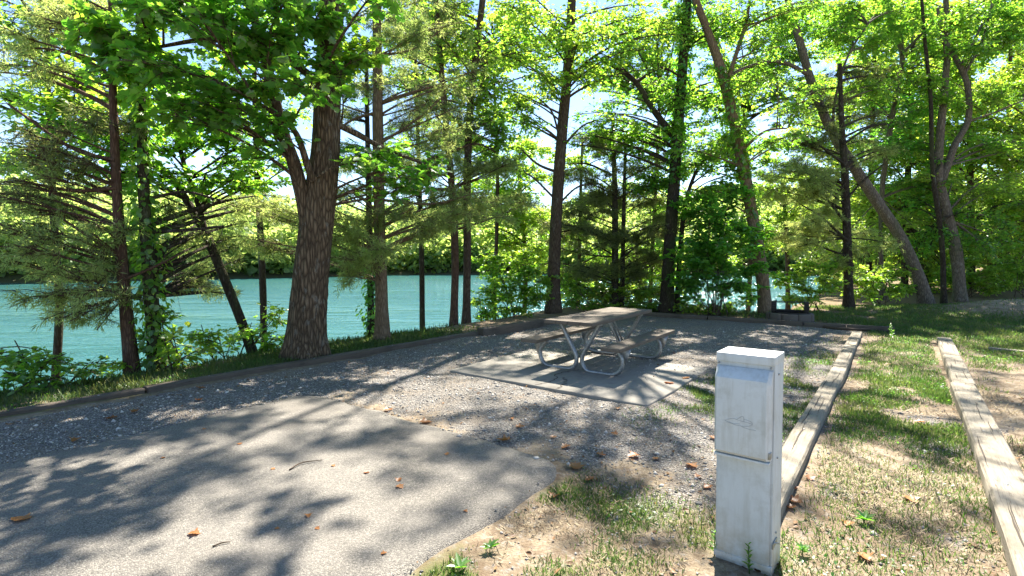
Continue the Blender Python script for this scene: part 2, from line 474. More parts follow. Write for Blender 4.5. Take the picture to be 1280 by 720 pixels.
xs = spaced(-9, 17, .11, 900); ys = spaced(1.2, 19, .11, 900)
X, Y = np.meshgrid(xs, ys)
xf, yf = X.ravel(), Y.ravel()
zf = hgt(xf, yf)
nx, ny = len(xs), len(ys)
ii = (np.arange(ny - 1)[:, None] * nx + np.arange(nx - 1)[None, :]).ravel()
ff = np.stack([ii, ii + 1, ii + nx + 1, ii + nx], 1)
a_, b_ = ab(xf, yf)
lit = np.maximum(sstep(13.9, 14.6, a_) * sstep(.5, -1.5, b_) * .9, sstep(-7, -7.2, b_) * sstep(6.5, 9.5, a_) * .55)
lit = np.maximum(lit, sstep(-8.3, -9.3, b_) * .9); lit = np.maximum(lit, sstep(19, 23, a_) * .9)
lit = lit * (1 - np.exp(-(((xf - 14.6) / 2.8) ** 2 + ((yf - 14.8) / 2.2) ** 2)))
g = mesh_np('ground', np.stack([xf, yf, zf], 1), ff, np.full(len(ff), 4), M['ground'],
            attrs={'gravel': gravel_w(xf, yf), 'grass': grass_w(xf, yf), 'litterw': lit}, smooth=True)
tag(g, kind='structure')

wv = spaced(-40, 40, 8, 1000)
WX, WY = np.meshgrid(wv, wv); nw = len(wv)
ii = (np.arange(nw - 1)[:, None] * nw + np.arange(nw - 1)[None, :]).ravel()
w_ = mesh_np('lake_water', np.stack([WX.ravel(), WY.ravel(), np.full(nw * nw, WATER_Z)], 1), np.stack([ii, ii + 1, ii + nw + 1, ii + nw], 1),
             np.full(len(ii), 4), M['water'])
tag(w_, kind='structure')

def hill_z(az, r):
    shore = 150 + 22 * (fbm(az * 3.0 + 20, az * 0 + 4, 3) - .5) + 10 * np.sin(az * 2)
    t = np.maximum(r - shore, -20)
    return -3.6 + np.where(t < 0, t * .2, 30 * (1 - np.exp(-t / 70.0)) * (.65 + .7 * fbm(az * 2.2 + 3, r * .004, 3))), shore
azs = np.radians(np.linspace(-100, 88, 160)); rs = np.array([125, 135, 142, 148, 154, 160, 168, 178, 190, 205, 225, 250, 290, 350, 450, 600, 850])
A_, R_ = np.meshgrid(azs, rs)
hz_, _ = hill_z(A_.ravel(), R_.ravel())
na = len(azs)
ii = (np.arange(len(rs) - 1)[:, None] * na + np.arange(na - 1)[None, :]).ravel()
hl = mesh_np('hills', np.stack([R_.ravel() * np.sin(A_.ravel()), R_.ravel() * np.cos(A_.ravel()), hz_], 1), np.stack([ii, ii + 1, ii + na + 1, ii + na], 1),
             np.full(len(ii), 4), simple('hill_floor', (.07, .075, .035), .95), smooth=True)
tag(hl, kind='structure')

# ------------------------------------------------------------------ leaves
SH = {
 'ovate': (np.array([[0, 0, 0], [.22, .42, .07], [.62, .36, .07], [1, 0, -.05], [.62, -.36, .07], [.22, -.42, .07]]), np.array([[0, 3, 2, 1], [0, 5, 4, 3]]), 4),
 'lobed': (np.array([[0, 0, 0], [1, 0, -.06], [.02, .36, .06], [.28, .30, .04], [.42, .58, .02], [.56, .27, .05], [.82, .22, .0],
                     [.02, -.36, .06], [.28, -.30, .04], [.42, -.58, .02], [.56, -.27, .05], [.82, -.22, .0]]),
           np.array([[0, 1, 6, 5, 4, 3, 2], [0, 7, 8, 9, 10, 11, 1]]), 7),
 'sliver': (np.array([[0, 0, 0], [.35, .5, .0], [1, 0, 0], [.35, -.5, 0]]), np.array([[0, 3, 2, 1]]), 4),
 'blade': (np.array([[0, .5, 0], [0, -.5, 0], [.55, -.38, .10], [1, 0, .38], [.55, .38, .10]]), np.array([[0, 1, 2, 3, 4]]), 5),
}

def unit(a): return a / (np.linalg.norm(a, axis=-1, keepdims=True) + 1e-9)

class Leaves:
    def __init__(self): self.d = []
    def add(self, P, T, Nn, L, w, tone):
        k = len(P); self.d.append((P, T, Nn, np.broadcast_to(L, (k,)), np.broadcast_to(w, (k,)), np.broadcast_to(tone, (k,))))
    def count(self): return sum(len(x[0]) for x in self.d)
    def build(self, name, shape, mat, parent=None):
        P, T, Nn, L, w, tone = (np.concatenate([x[i] for x in self.d]) for i in range(6))
        T = unit(T); B = unit(np.cross(Nn, T)); Nn = np.cross(T, B)
        sv, sf, k = SH[shape]
        v = P[:, None] + L[:, None, None] * (sv[None, :, 0:1] * T[:, None] + sv[None, :, 1:2] * w[:, None, None] * B[:, None] + sv[None, :, 2:3] * Nn[:, None])
        f = sf[None] + (np.arange(len(P)) * len(sv))[:, None, None]
        return mesh_np(name, v.reshape(-1, 3), f.reshape(-1, k), np.full(len(P) * len(sf), k), mat, parent,
                       attrs={'tone': np.repeat(tone, len(sv))})

KIND = {   # shape, length, width ratio, leaf material, droop of twigs, normal jitter, twig spread
 'big':    dict(shape='lobed', L=.13, w=.95, mat='leaf', droop=-.10, nj=.45, area=.45),
 'mid':    dict(shape='ovate', L=.108, w=.72, mat='leaf', droop=-.12, nj=.45, area=.50),
 'midd':   dict(shape='ovate', L=.115, w=.74, mat='leaf_dark', droop=-.12, nj=.40, area=.50),
 'yel':    dict(shape='ovate', L=.105, w=.66, mat='leaf_yellow', droop=-.16, nj=.50, area=.50),
 'fine':   dict(shape='ovate', L=.10, w=.55, mat='leaf', droop=-.22, nj=.55, area=.50),
 'needle': dict(shape='sliver', L=.085, w=.13, mat='needle', droop=-.30, nj=.9, area=.50),
 'needled': dict(shape='sliver', L=.095, w=.13, mat='needle_dark', droop=-.25, nj=.9, area=.50),
 'back':   dict(shape='ovate', L=.165, w=.72, mat='leaf_yellow', droop=-.10, nj=.45, area=.50),
}

def bez(p0, p1, p2, k):
    t = np.linspace(0, 1, k)[:, None]
    return (1 - t) ** 2 * p0 + 2 * t * (1 - t) * p1 + t * t * p2

def rand_ball(n, rng):
    d = unit(rng.normal(size=(n, 3))); return d * rng.random((n, 1)) ** .45

def foliage_blob(c, R, A, kind, cov, tone, br, lv, rng, limb_r=None, limb=True):
    """limb from A to c, side branches and twigs through the ellipsoid, leaves on the twigs"""
    K = KIND[kind]; needle = kind.startswith('needle')
    c = np.asarray(c, float); R = np.asarray(R, float); A = np.asarray(A, float)
    span = np.linalg.norm(c - A)
    if limb and span > .05:
        mid = (A + c) / 2 + np.array([0, 0, (.16 if not needle else .05) * span]) + rng.normal(size=3) * .07 * span
        path = bez(A, mid, c + (c - A) / span * R[0] * .4, 9)
        r0 = limb_r if limb_r else min(.055, .010 + .011 * span)
        br.tube(path, np.linspace(r0, .006, 9), 6, cap=False)
    else:
        path = np.stack([c, c])
    ns = int(max(5, 5 + 4.5 * (R[0] + R[2])))
    ts = rng.uniform(.45, 1, ns)
    S = np.array([path[min(int(t * (len(path) - 1)), len(path) - 1)] for t in ts])
    E = c + rand_ball(ns, rng) * R
    far = np.linalg.norm(S - E, axis=1) > 2.2 * R.max()
    S[far] = c + rand_ball(far.sum(), rng) * R * .3
    Mi = (S + E) / 2 + np.array([0, 0, .08]) * np.linalg.norm(E - S, axis=1)[:, None]
    br.prisms(S, Mi, .007 if not needle else .006, .005, 4); br.prisms(Mi, E, .005, .002, 4)
    nt = 9
    si = np.repeat(np.arange(ns), nt); t = rng.uniform(.15, 1.0, len(si))[:, None]
    P0 = np.where(t < .5, S[si] + (Mi[si] - S[si]) * t * 2, Mi[si] + (E[si] - Mi[si]) * (t - .5) * 2)
    sd = unit(E - S)[si]
    d = rng.normal(size=(len(si), 3)) * np.array([.75, .75, .55 if needle else .38]) + sd * .8 + np.array([0, 0, K['droop']])
    TL = rng.uniform(.22, .55, len(si)) * max(.35, R.mean() * .75)
    D = unit(d); P1 = P0 + D * TL[:, None]
    br.prisms(P0, P1, .0035, .0012, 3)
    area = math.pi * R[0] * R[2]
    L = K['L']; la = K['area'] * L * L * K['w']
    n = int(max(12, cov * area / la))
    j = rng.integers(0, len(si), n); tt = rng.uniform(.05, 1.05, n)[:, None]
    P = P0[j] + (P1[j] - P0[j]) * tt
    bd = D[j]
    if needle:
        m_ = max(4, n // 22); q = rng.integers(0, n, m_)[rng.integers(0, m_, n)]      # needles sit in tufts
        P = P[q]; bd = bd[q]; j = j[q]
        o = rng.normal(size=(n, 3)); T = unit(bd * .9 + o * .75 + np.array([0, 0, -.25])); Nn = unit(rng.normal(size=(n, 3)) + np.array([0, 0, .5]))
        P = P + bd * rng.uniform(-.10, .10, (n, 1)) + o * .016
    else:
        side = np.where(rng.random(n) < .5, -1., 1.)[:, None]
        lat = unit(np.cross(bd, np.array([0, 0, 1.0]))) * side
        T = unit(bd * .6 + lat * .9 + np.array([0, 0, -.22]) + rng.normal(size=(n, 3)) * .25)
        Nn = unit(np.array([0, 0, 1.0]) + rng.normal(size=(n, 3)) * K['nj'])
        P = P + T * L * .15
    bt = tone + rng.normal() * .10
    tn = np.clip(bt + rng.normal(size=ns)[si[j]] * .10, 0, 1)
    lv.add(P, T, Nn, L * rng.uniform(.6, 1.2, n), K['w'] * rng.uniform(.85, 1.15, n), tn)

def resample(pts, rad, k):
    pts = np.asarray(pts, float); rad = np.asarray(rad, float)
    # Catmull-Rom through the points
    P = np.vstack([2 * pts[0] - pts[1], pts, 2 * pts[-1] - pts[-2]])
    n = len(pts) - 1
    u = np.linspace(0, n - 1e-6, k); i = u.astype(int); t = (u - i)[:, None]
    p0, p1, p2, p3 = P[i], P[i + 1], P[i + 2], P[i + 3]
    q = .5 * (2 * p1 + (p2 - p0) * t + (2 * p0 - 5 * p1 + 4 * p2 - p3) * t ** 2 + (3 * p1 - p0 - 3 * p2 + p3) * t ** 3)
    return q, np.interp(u, np.arange(n + 1), rad)

def px_stem(pts, k=24):
    """[(px, py, depth, width px)] -> smooth path and radii in metres"""
    P = np.array([W(p[0], p[1], p[2]) for p in pts]); r = np.array([p[3] / 2 * p[2] / F * (.62 if p[2] > 17 else .80 if p[2] > 10 else .92) for p in pts])
    return resample(P, r, k)

def knobbly(amp, seed):
    def f(th, pts, rad):
        s = np.arange(len(pts))[:, None] * .35
        return 1 + amp * (vnoise(np.cos(th)[None] * 1.7 + seed + s * .25 + 50, np.sin(th)[None] * 1.7 + s) - .5) * 2
    return f

def closest(paths, p):
    q = np.concatenate([x for x in paths]); return q[np.argmin(np.linalg.norm(q - p, axis=1) + 1.2 * np.maximum(0, q[:, 2] - p[2] + .1))]

SUNAZ, SUNEL = math.radians(22), math.radians(53)

TREES = []
DENSE, DENSE_SAT = 1.75, 3
def tree(name, label, trunk, stems=(), blobs=(), kind='mid', bark='bark', cov=1.0, tone=.4, top=None, limbs=(), ivy=None, dead=(), over=(), seed=1, cat='tree',
         group=None, ridge=None, sides=14, flare=1.35, limb_cap=.05):
    """a tree: trunk path, extra stems, leafy blobs (px, py, depth, rx px, ry px[, kind[, cov[, tone]]]) hung on limbs, an upper crown above the frame"""
    rng = np.random.default_rng(seed)
    path, rad = px_stem(trunk, 40)
    gz = hz(path[0, 0], path[0, 1])
    if path[0, 2] > gz - .1:
        path = np.vstack([[path[0, 0], path[0, 1], gz - .25], path]); rad = np.concatenate([[rad[0] * 1.02], rad])
    hrel = path[:, 2] - max(gz, path[0, 2] + .25)
    rad = rad * (1 + (flare - 1) * np.exp(-np.maximum(hrel, 0) / .22))
    base = (float(path[0, 0]), float(path[0, 1]), gz)
    root = empty(name, base, label, cat, group)
    TREES.append((root, path))
    tb = MB()
    if ridge is None:
        tb.tube(path, rad, sides, ridge=knobbly(.07, seed * 3.1))
    else:
        pp, rr = resample(path, rad, 170)
        tb.tube(pp, rr, 110, ridge=ridge)
    tk = keep(tb.build('trunk', M[bark], smooth=True), root)
    paths = [path[len(path) // 4:]]
    for s in stems:
        sp, sr = px_stem(s, 26)
        sb = MB(); sb.tube(sp, sr, 10, ridge=knobbly(.08, seed + len(paths)))
        keep(sb.build('stem', M[bark], smooth=True), root); paths.append(sp)
    br = MB(); groups = {}
    def leafset(k):
        if k not in groups: groups[k] = Leaves()
        return groups[k]
    for l in limbs:
        lp, lr = px_stem(l, 18); br.tube(lp, lr, 7, cap=False); paths.append(lp)
    for l in dead:
        lp, lr = px_stem(l, 12); br.tube(lp, lr, 5, cap=False)
        n = 10; i = rng.integers(3, 12, n); d = unit(rng.normal(size=(n, 3)) + (lp[-1] - lp[0]) * .6)
        q = lp[i] + d * rng.uniform(.15, .55, n)[:, None]; br.prisms(lp[i], q, .006, .002)
        q2 = q + unit(d + rng.normal(size=(n, 3)) * .7) * .3; br.prisms(q, q2, .003, .001)
    for bl, sat in [(q, 0) for q in blobs] + [(q, s) for q in blobs for s in range(1, DENSE_SAT + 1)]:
        px, py, d, rx, ry = bl[:5]
        kd = bl[5] if len(bl) > 5 and bl[5] else kind
        cv = (bl[6] if len(bl) > 6 and bl[6] else cov) * DENSE
        tn = bl[7] if len(bl) > 7 else tone
        if 10 < d < 17.2 and py < 170: cv *= .48
        if sat:      # neighbouring sprays that fill the crown out
            px += rng.uniform(-1.1, 1.1) * rx; py += rng.uniform(-1.3, 1.3) * ry; d += rng.uniform(-1, 1) * rx * d / F * .9
            sc = rng.uniform(.6, 1.0); rx *= sc; ry *= sc; cv *= .9
        c = W(px, py, d); R = np.array([rx * d / F, rx * d / F * .9, ry * d / F])
        A = closest(paths, c + np.array([0, 0, -.2 * np.linalg.norm(c[:2] - path[len(path) // 2][:2])]))
        foliage_blob(c, R, A, kd, cv, tn, br, leafset(kd), rng, limb_r=None)
    if top:
        # crown above the top edge of the picture, on the trunk carried on upward; its cover set for the shade below
        n, Rm, z0, z1, cv = top[:5]; n = int(n * 1.7); cv *= 2.1
        kd = top[5] if len(top) > 5 else kind
        e = path[-1]; dr = unit((path[-1] - path[-6])[None])[0]; dr = unit((dr + np.array([0, 0, 1.2]))[None])[0]
        tipz = z1
        up = np.array([e + dr * s for s in np.linspace(0, max(.5, (tipz - e[2]) / dr[2]), 8)])
        br.tube(up, np.linspace(rad[-1], .02, 8), 9, cap=False)
        for k in range(n):
            z = z0 + (z1 - z0) * (k + .5) / n
            an = k * 2.4 + rng.uniform(-.5, .5)
            prof = math.sin(math.pi * min(1, max(.12, (z - z0) / (z1 - z0) * .8 + .2)))
            s = min(1, max(0, (z - e[2]) / max(.1, up[-1, 2] - e[2])))
            ax = e + (up[-1] - e) * s
            c = np.array([ax[0], ax[1], z]) + np.array([math.cos(an), math.sin(an), 0]) * Rm * prof * rng.uniform(.35, 1)
            R = np.array([1, 1, .55]) * Rm * rng.uniform(.24, .40)
            A = ax + np.array([0, 0, -Rm * .3]) if s > .1 else closest(paths, c)
            foliage_blob(c, R, A, kd, cv, tone, br, leafset(kd), rng)
    for (x0, y0, z0, R0, cv) in over:      # unseen boughs added over the campsite to dapple the ground with shade
        c = np.array([x0, y0, z0]); tp = path[-1]
        for s in range(3):
            cc = c + rng.normal(size=3) * np.array([.9, .9, .35]) * R0 * (s > 0)
            A = (tp + (c - tp) * .45 + np.array([0, 0, .4])) if s else tp
            foliage_blob(cc, np.array([1, 1, .4]) * R0 * rng.uniform(.7, 1), A, kind, cv, tone, br, leafset(kind), rng, limb=(s == 0))
    if br.n: keep(br.build('branches', M[bark]), root)
    for k, lv in groups.items():
        keep(lv.build('crown', KIND[k]['shape'], M[KIND[k]['mat']]), root)
    if ivy:
        i0, i1, n, L = ivy
        m = len(path); a0, a1 = int(i0 * (m - 1)), int(i1 * (m - 1))
        u = rng.uniform(a0, a1, n); i = u.astype(int).clip(0, m - 2); t = (u - i)[:, None]
        cpt = path[i] * (1 - t) + path[i + 1] * t; rr = rad[i]
        an = rng.uniform(0, 2 * math.pi, n)
        o = np.stack([np.cos(an), np.sin(an), np.zeros(n)], 1)
        P = cpt + o * (rr + rng.uniform(.0, .16, n) * vnoise(u * .9 + seed, an * .8 + 3) * 1.6)[:, None]
        T = unit(o * .5 + np.array([0, 0, -.7]) + rng.normal(size=(n, 3)) * .4); Nn = unit(o + np.array([0, 0, .6]) + rng.normal(size=(n, 3)) * .3)
        lv = Leaves(); lv.add(P, T, Nn, L * rng.uniform(.6, 1.2, n), .8, np.clip(.45 + rng.normal(size=n) * .2, 0, 1))
        iv = keep(lv.build('ivy', 'ovate', M['leaf_dark' if seed % 2 else 'leaf']), root)
    return root

def shrub(name, label, px, py, d, blobs, kind='mid', cov=1.2, tone=.4, seed=1, cat='shrub', stems=5, group=None, bark='bark', base=None):
    rng = np.random.default_rng(seed)
    if base is None:
        p = W(px, py, d); p = np.array([p[0], p[1], hz(p[0], p[1])])
    else: p = np.array([base[0], base[1], hz(*base)])
    root = empty(name, tuple(float(x) for x in p), label, cat, group)
    br = MB(); lv = {}
    for bl in blobs:
        q = bl[:5]; kd = bl[5] if len(bl) > 5 and bl[5] else kind; tn = bl[6] if len(bl) > 6 else tone
        c = W(q[0], q[1], q[2]); R = np.array([q[3], q[3] * .9, q[4]]) * q[2] / F
        A = p + rng.normal(size=3) * np.array([.15, .15, 0]) + np.array([0, 0, -.05])
        lv.setdefault(kd, Leaves())
        foliage_blob(c, R, A, kd, cov * 2.3, tn, br, lv[kd], rng, limb_r=.014)
    keep(br.build('stems', M[bark]), root)
    for k, l in lv.items(): keep(l.build('foliage', KIND[k]['shape'], M[KIND[k]['mat']]), root)
    return root

# ------------------------------------------------------------------ the trees
def furrows(th, pts, rad):
    z = np.cumsum(np.concatenate([[0], np.linalg.norm(np.diff(pts, axis=0), axis=1)]))[:, None]
    u = th[None] / (2 * math.pi)
    w = u * 30 + 1.6 * vnoise(z * .8, u * 9 + 2) + .9 * vnoise(z * 3.1 + 7, u * 14)
    r1 = 1 - np.abs(2 * vnoise(w, z * 1.5 + 3) - 1)
    r2 = fbm(u * 50 + 4, z * 5, 3)
    lump = vnoise(np.cos(th)[None] * 1.5 + 30 + z * .2, np.sin(th)[None] * 1.5 + z * .5)
    fl = np.exp(-z / .30)
    return 1 + .085 * (r1 - .5) + .05 * (r2 - .5) + .10 * (lump - .5) + fl * (.20 * np.cos(5 * th[None] + 1.0 + 1.2 * lump) + .12 * np.cos(3 * th[None] + 2.5))

oak = tree('broadleaf_tree', 'stout furrowed tree with the thickest trunk, forking above head height beside the lake kerb',
    [(381, 450, 8.3, 57), (383, 410, 8.3, 49), (388, 350, 8.3, 45), (395, 280, 8.3, 43), (401, 235, 8.3, 40), (407, 180, 8.3, 35), (410, 100, 8.3, 33), (414, 30, 8.3, 31), (418, -60, 8.3, 28), (420, -160, 8.2, 24)],
    stems=[[(390, 300, 8.25, 24), (378, 245, 8.15, 20), (366, 200, 8.0, 17), (351, 155, 7.9, 15), (338, 100, 7.7, 13), (323, 40, 7.4, 11), (300, -20, 7.2, 8)]],
    limbs=[[(392, 226, 8.05, 12), (384, 205, 7.95, 10), (372, 170, 7.8, 8), (354, 150, 7.6, 7), (325, 130, 7.4, 5)],
           [(412, 150, 8.3, 10), (440, 165, 8.4, 8), (480, 185, 8.6, 6), (530, 205, 8.6, 4)],
           [(408, 110, 8.2, 12), (350, 70, 7.8, 9), (270, 50, 7.4, 7), (190, 60, 7.2, 4)]],
    blobs=[(300, 45, 7.3, 90, 38), (210, 85, 7.2, 75, 34), (330, 112, 7.3, 70, 34), (130, 65, 7.2, 65, 30), (400, 20, 7.6, 70, 36), (250, 15, 7.0, 80, 30),
           (350, 165, 7.6, 42, 20), (450, 70, 8.0, 42, 26, None, None, .8), (470, 195, 8.5, 50, 20, None, .8, .2), (535, 215, 8.6, 42, 16, None, .8, .2), (420, 95, 7.9, 36, 22, None, .7), (180, 30, 7.2, 60, 24), (260, 120, 7.2, 60, 26),  # one clump's raised tone paints sunlight into its leaves
           (505, 235, 8.7, 36, 14, None, .7, .25)],
    kind='big', bark='bark_big', cov=1.15, tone=.28, top=(7, 3.0, 7.2, 13, .13), seed=3, over=[(-1.2, 8.3, 8.3, .8, .8), (.2, 9.0, 9.2, .75, .8), (-2.0, 9.6, 9.6, .9, .8), (1.3, 8.4, 9.8, .7, .8), (-.6, 10.4, 10.5, .85, .8), (-2.6, 7.2, 8.6, .8, .8), (.6, 7.4, 9.0, .7, .8), (-1.4, 6.8, 9.4, .7, .8), (-3.6, 8.0, 9.6, .9, .8), (1.8, 10.2, 11, .8, .8), (-.4, 8.2, 10.8, .7, .8)], ridge=furrows, flare=1.16)

tree('cedar_tree', 'straight tan-barked trunk with dead lower boughs, first one right of the stout furrowed tree',
    [(478, 428, 10.15, 22), (477, 380, 10.15, 20), (475, 300, 10.15, 18), (473, 200, 10.15, 17), (472, 100, 10.15, 15), (471, 0, 10.15, 13), (470, -120, 10.1, 10)],
    blobs=[(520, 50, 10.0, 50, 22), (560, 110, 10.2, 48, 20), (435, 245, 9.8, 45, 12), (435, 290, 9.6, 55, 22, None, 1.1, .75), (505, 265, 9.8, 42, 12), (545, 185, 10.2, 50, 15), (445, 325, 9.7, 36, 16, None, 1.1, .8),
           (515, 140, 10.2, 45, 16), (340, 270, 9.6, 50, 16, None, .9, .7), (430, 180, 10.4, 36, 16), (560, 245, 10.4, 50, 16), (530, 285, 10.4, 40, 14, None, 1., .7), (430, 100, 10.4, 36, 20), (590, 270, 10.6, 40, 16, None, 1., .7), (335, 310, 9.8, 36, 14), (520, 5, 10.2, 60, 20)],
    dead=[[(476, 270, 10.1, 5), (455, 250, 10, 4), (430, 235, 9.9, 2)], [(475, 230, 10.1, 5), (510, 215, 10.1, 4), (545, 205, 10.2, 2)], [(474, 180, 10.1, 5), (520, 150, 10.1, 3), (555, 120, 10.2, 2)],
          [(473, 140, 10.1, 5), (440, 150, 10.1, 4), (415, 170, 10, 2)], [(475, 250, 10.1, 5), (540, 255, 10.2, 4), (600, 240, 10.3, 2)], [(477, 320, 10.1, 4), (455, 300, 10, 3), (430, 290, 9.9, 2)], [(472, 70, 10.1, 5), (520, 60, 10.2, 3), (560, 30, 10.2, 2)]],
    kind='needle', bark='bark_tan', cov=.75, tone=.45, top=(5, 2.0, 8, 14, .13), seed=4)

tree('cedar_tree', 'thin dark trunk wrapped in ivy at its foot, directly behind the tan-barked trunk',
    [(464, 424, 10.7, 11), (463, 340, 10.7, 10), (461, 250, 10.7, 9), (459, 150, 10.7, 7), (458, 60, 10.7, 5)],
    blobs=[(440, 210, 10.8, 36, 12), (480, 120, 10.8, 36, 16), (430, 140, 10.8, 36, 14)], kind='needle', bark='bark_dark', cov=.7, tone=.3, ivy=(.05, .35, 420, .09), seed=5)

tree('cedar_tree', 'slim reddish trunk, left one of the close pair in front of the open lake',
    [(567, 410, 12.6, 12), (569, 330, 12.6, 12), (566, 250, 12.6, 11), (558, 160, 12.6, 10), (551, 80, 12.6, 9), (545, 0, 12.6, 8), (540, -100, 12.6, 6)],
    blobs=[(530, 130, 12.5, 45, 16), (590, 160, 12.6, 42, 14), (520, 215, 12.4, 45, 14), (600, 210, 12.5, 36, 14), (540, 275, 12.5, 45, 14, None, 1., .7), (525, 60, 12.5, 42, 16), (610, 255, 12.6, 42, 16, None, 1.1, .7), (560, 20, 12.6, 50, 18)],
    dead=[[(566, 240, 12.5, 4), (535, 235, 12.4, 3), (505, 240, 12.4, 2)], [(562, 190, 12.5, 4), (595, 180, 12.5, 3), (620, 190, 12.5, 2)], [(556, 130, 12.5, 4), (520, 120, 12.5, 3), (500, 100, 12.5, 2)]],
    kind='needle', bark='bark_red', cov=.8, tone=.4, top=(5, 2.0, 9.5, 14.5, .13), seed=6)

tree('broadleaf_tree', 'slim trunk with sunny upper leaves, right one of the close pair before the lake',
    [(583, 408, 12.9, 13), (584, 320, 12.9, 12), (584, 230, 12.9, 12), (588, 130, 12.9, 11), (597, 50, 12.9, 10), (605, -20, 12.9, 9), (610, -120, 12.9, 7)],
    blobs=[(590, 50, 12.7, 45, 24), (560, 85, 12.6, 40, 20), (615, 110, 12.7, 40, 24), (625, 170, 12.8, 36, 22, 'fine'), (640, 60, 12.8, 45, 24), (570, 15, 12.7, 60, 20), (600, 150, 12.8, 36, 18, 'fine', .8), (610, 205, 12.8, 36, 16, 'needle', .9, .6)],
    kind='yel', bark='bark', cov=1.0, tone=.5, top=(8, 2.4, 8.5, 14, 0.33), seed=7)

tree('hickory_tree', 'bare straight trunk leaning slightly right with yellow-green crown, directly behind the picnic table',
    [(691, 396, 14.85, 22), (693, 330, 14.85, 20), (697, 240, 14.85, 18), (703, 160, 14.85, 17), (709, 95, 14.85, 15), (714, 20, 14.85, 13), (718, -80, 14.85, 10)],
    blobs=[(690, 30, 14.5, 60, 28), (745, 45, 14.5, 50, 26), (660, 75, 14.3, 45, 28), (720, 100, 14.6, 42, 20), (680, 115, 14.3, 36, 18), (800, 20, 14.6, 50, 24), (645, 15, 14.3, 45, 24), (655, 150, 14.0, 30, 20, 'fine', .8), (780, 70, 14.8, 40, 20, 'mid', .8), (640, 120, 14.0, 30, 24)],
    dead=[[(696, 215, 14.8, 5), (672, 205, 14.7, 4), (650, 185, 14.6, 2)], [(698, 190, 14.8, 5), (725, 160, 14.8, 3), (745, 150, 14.8, 2)], [(695, 250, 14.8, 4), (670, 225, 14.7, 3), (655, 215, 14.6, 2)], [(700, 175, 14.8, 4), (690, 140, 14.7, 3), (670, 120, 14.6, 2)], [(694, 260, 14.8, 4), (720, 235, 14.9, 3), (740, 230, 14.9, 2)]],
    kind='yel', bark='bark', cov=1.0, tone=.5, top=(7, 3.0, 11.5, 16, 0.24), seed=8)

tree('cedar_tree', 'dark twin-stemmed cedar with brownish needles, behind the picnic table',
    [(768, 394, 16.0, 12), (769, 300, 16.0, 10), (768, 220, 16.0, 8), (766, 150, 16.0, 5)],
    stems=[[(777, 392, 16.2, 8), (779, 300, 16.2, 7), (781, 210, 16.2, 5), (782, 170, 16.2, 3)]],
    blobs=[(735, 225, 15.6, 38, 12), (800, 215, 16, 40, 12), (720, 262, 15.6, 40, 15), (805, 255, 16, 42, 15), (745, 295, 15.8, 45, 16), (795, 300, 15.8, 45, 16), (725, 335, 15.8, 38, 16), (780, 345, 15.9, 42, 16), (765, 190, 16, 40, 14), (815, 330, 16.4, 36, 16),
           (710, 300, 16.4, 36, 14), (750, 250, 16.6, 50, 16), (760, 370, 16.4, 40, 10), (825, 285, 16.6, 30, 16)],
    dead=[[(769, 300, 15.9, 4), (735, 285, 15.7, 3), (700, 290, 15.6, 2)], [(768, 250, 15.9, 4), (800, 235, 15.9, 3), (830, 230, 16, 2)], [(769, 330, 15.9, 4), (805, 300, 15.9, 3), (830, 280, 16, 2)], [(768, 220, 15.9, 4), (735, 205, 15.8, 3), (710, 205, 15.7, 2)]],
    kind='needled', bark='bark_dark', cov=.85, tone=.75, seed=9)

tree('hickory_tree', 'dark trunk with ivy climbing its upper half and one long bough reaching left',
    [(833, 396, 15.06, 21), (836, 330, 15.06, 19), (841, 250, 15.06, 18), (846, 180, 15.06, 17), (852, 100, 15.06, 15), (858, 20, 15.06, 13), (862, -80, 15.06, 10)],
    stems=[[(846, 394, 15.2, 8), (849, 330, 15.2, 8), (856, 260, 15.2, 7), (870, 215, 15.1, 5), (890, 190, 15, 3)]],
    limbs=[[(842, 170, 15, 12), (815, 135, 15, 9), (795, 103, 15, 8), (770, 84, 15, 7), (743, 71, 15, 4)], [(795, 103, 15, 6), (825, 85, 15, 4), (850, 95, 14.8, 3)]],
    blobs=[(790, 55, 15, 42, 20), (830, 115, 15, 40, 18), (885, 130, 15, 40, 20), (770, 130, 15, 42, 16), (815, 175, 15.2, 48, 18), (885, 205, 15, 42, 18), (775, 175, 15.4, 36, 14), (850, 25, 15, 45, 22), (900, 50, 15, 40, 22), (870, 250, 15, 36, 16, 'midd'), (740, 160, 15.2, 36, 18, 'fine', .8), (820, 225, 15.4, 36, 14)],
    kind='mid', bark='bark_dark', cov=1.0, tone=.35, ivy=(.40, 1.0, 1500, .12), top=(7, 3.0, 11.5, 16, 0.24), seed=11)

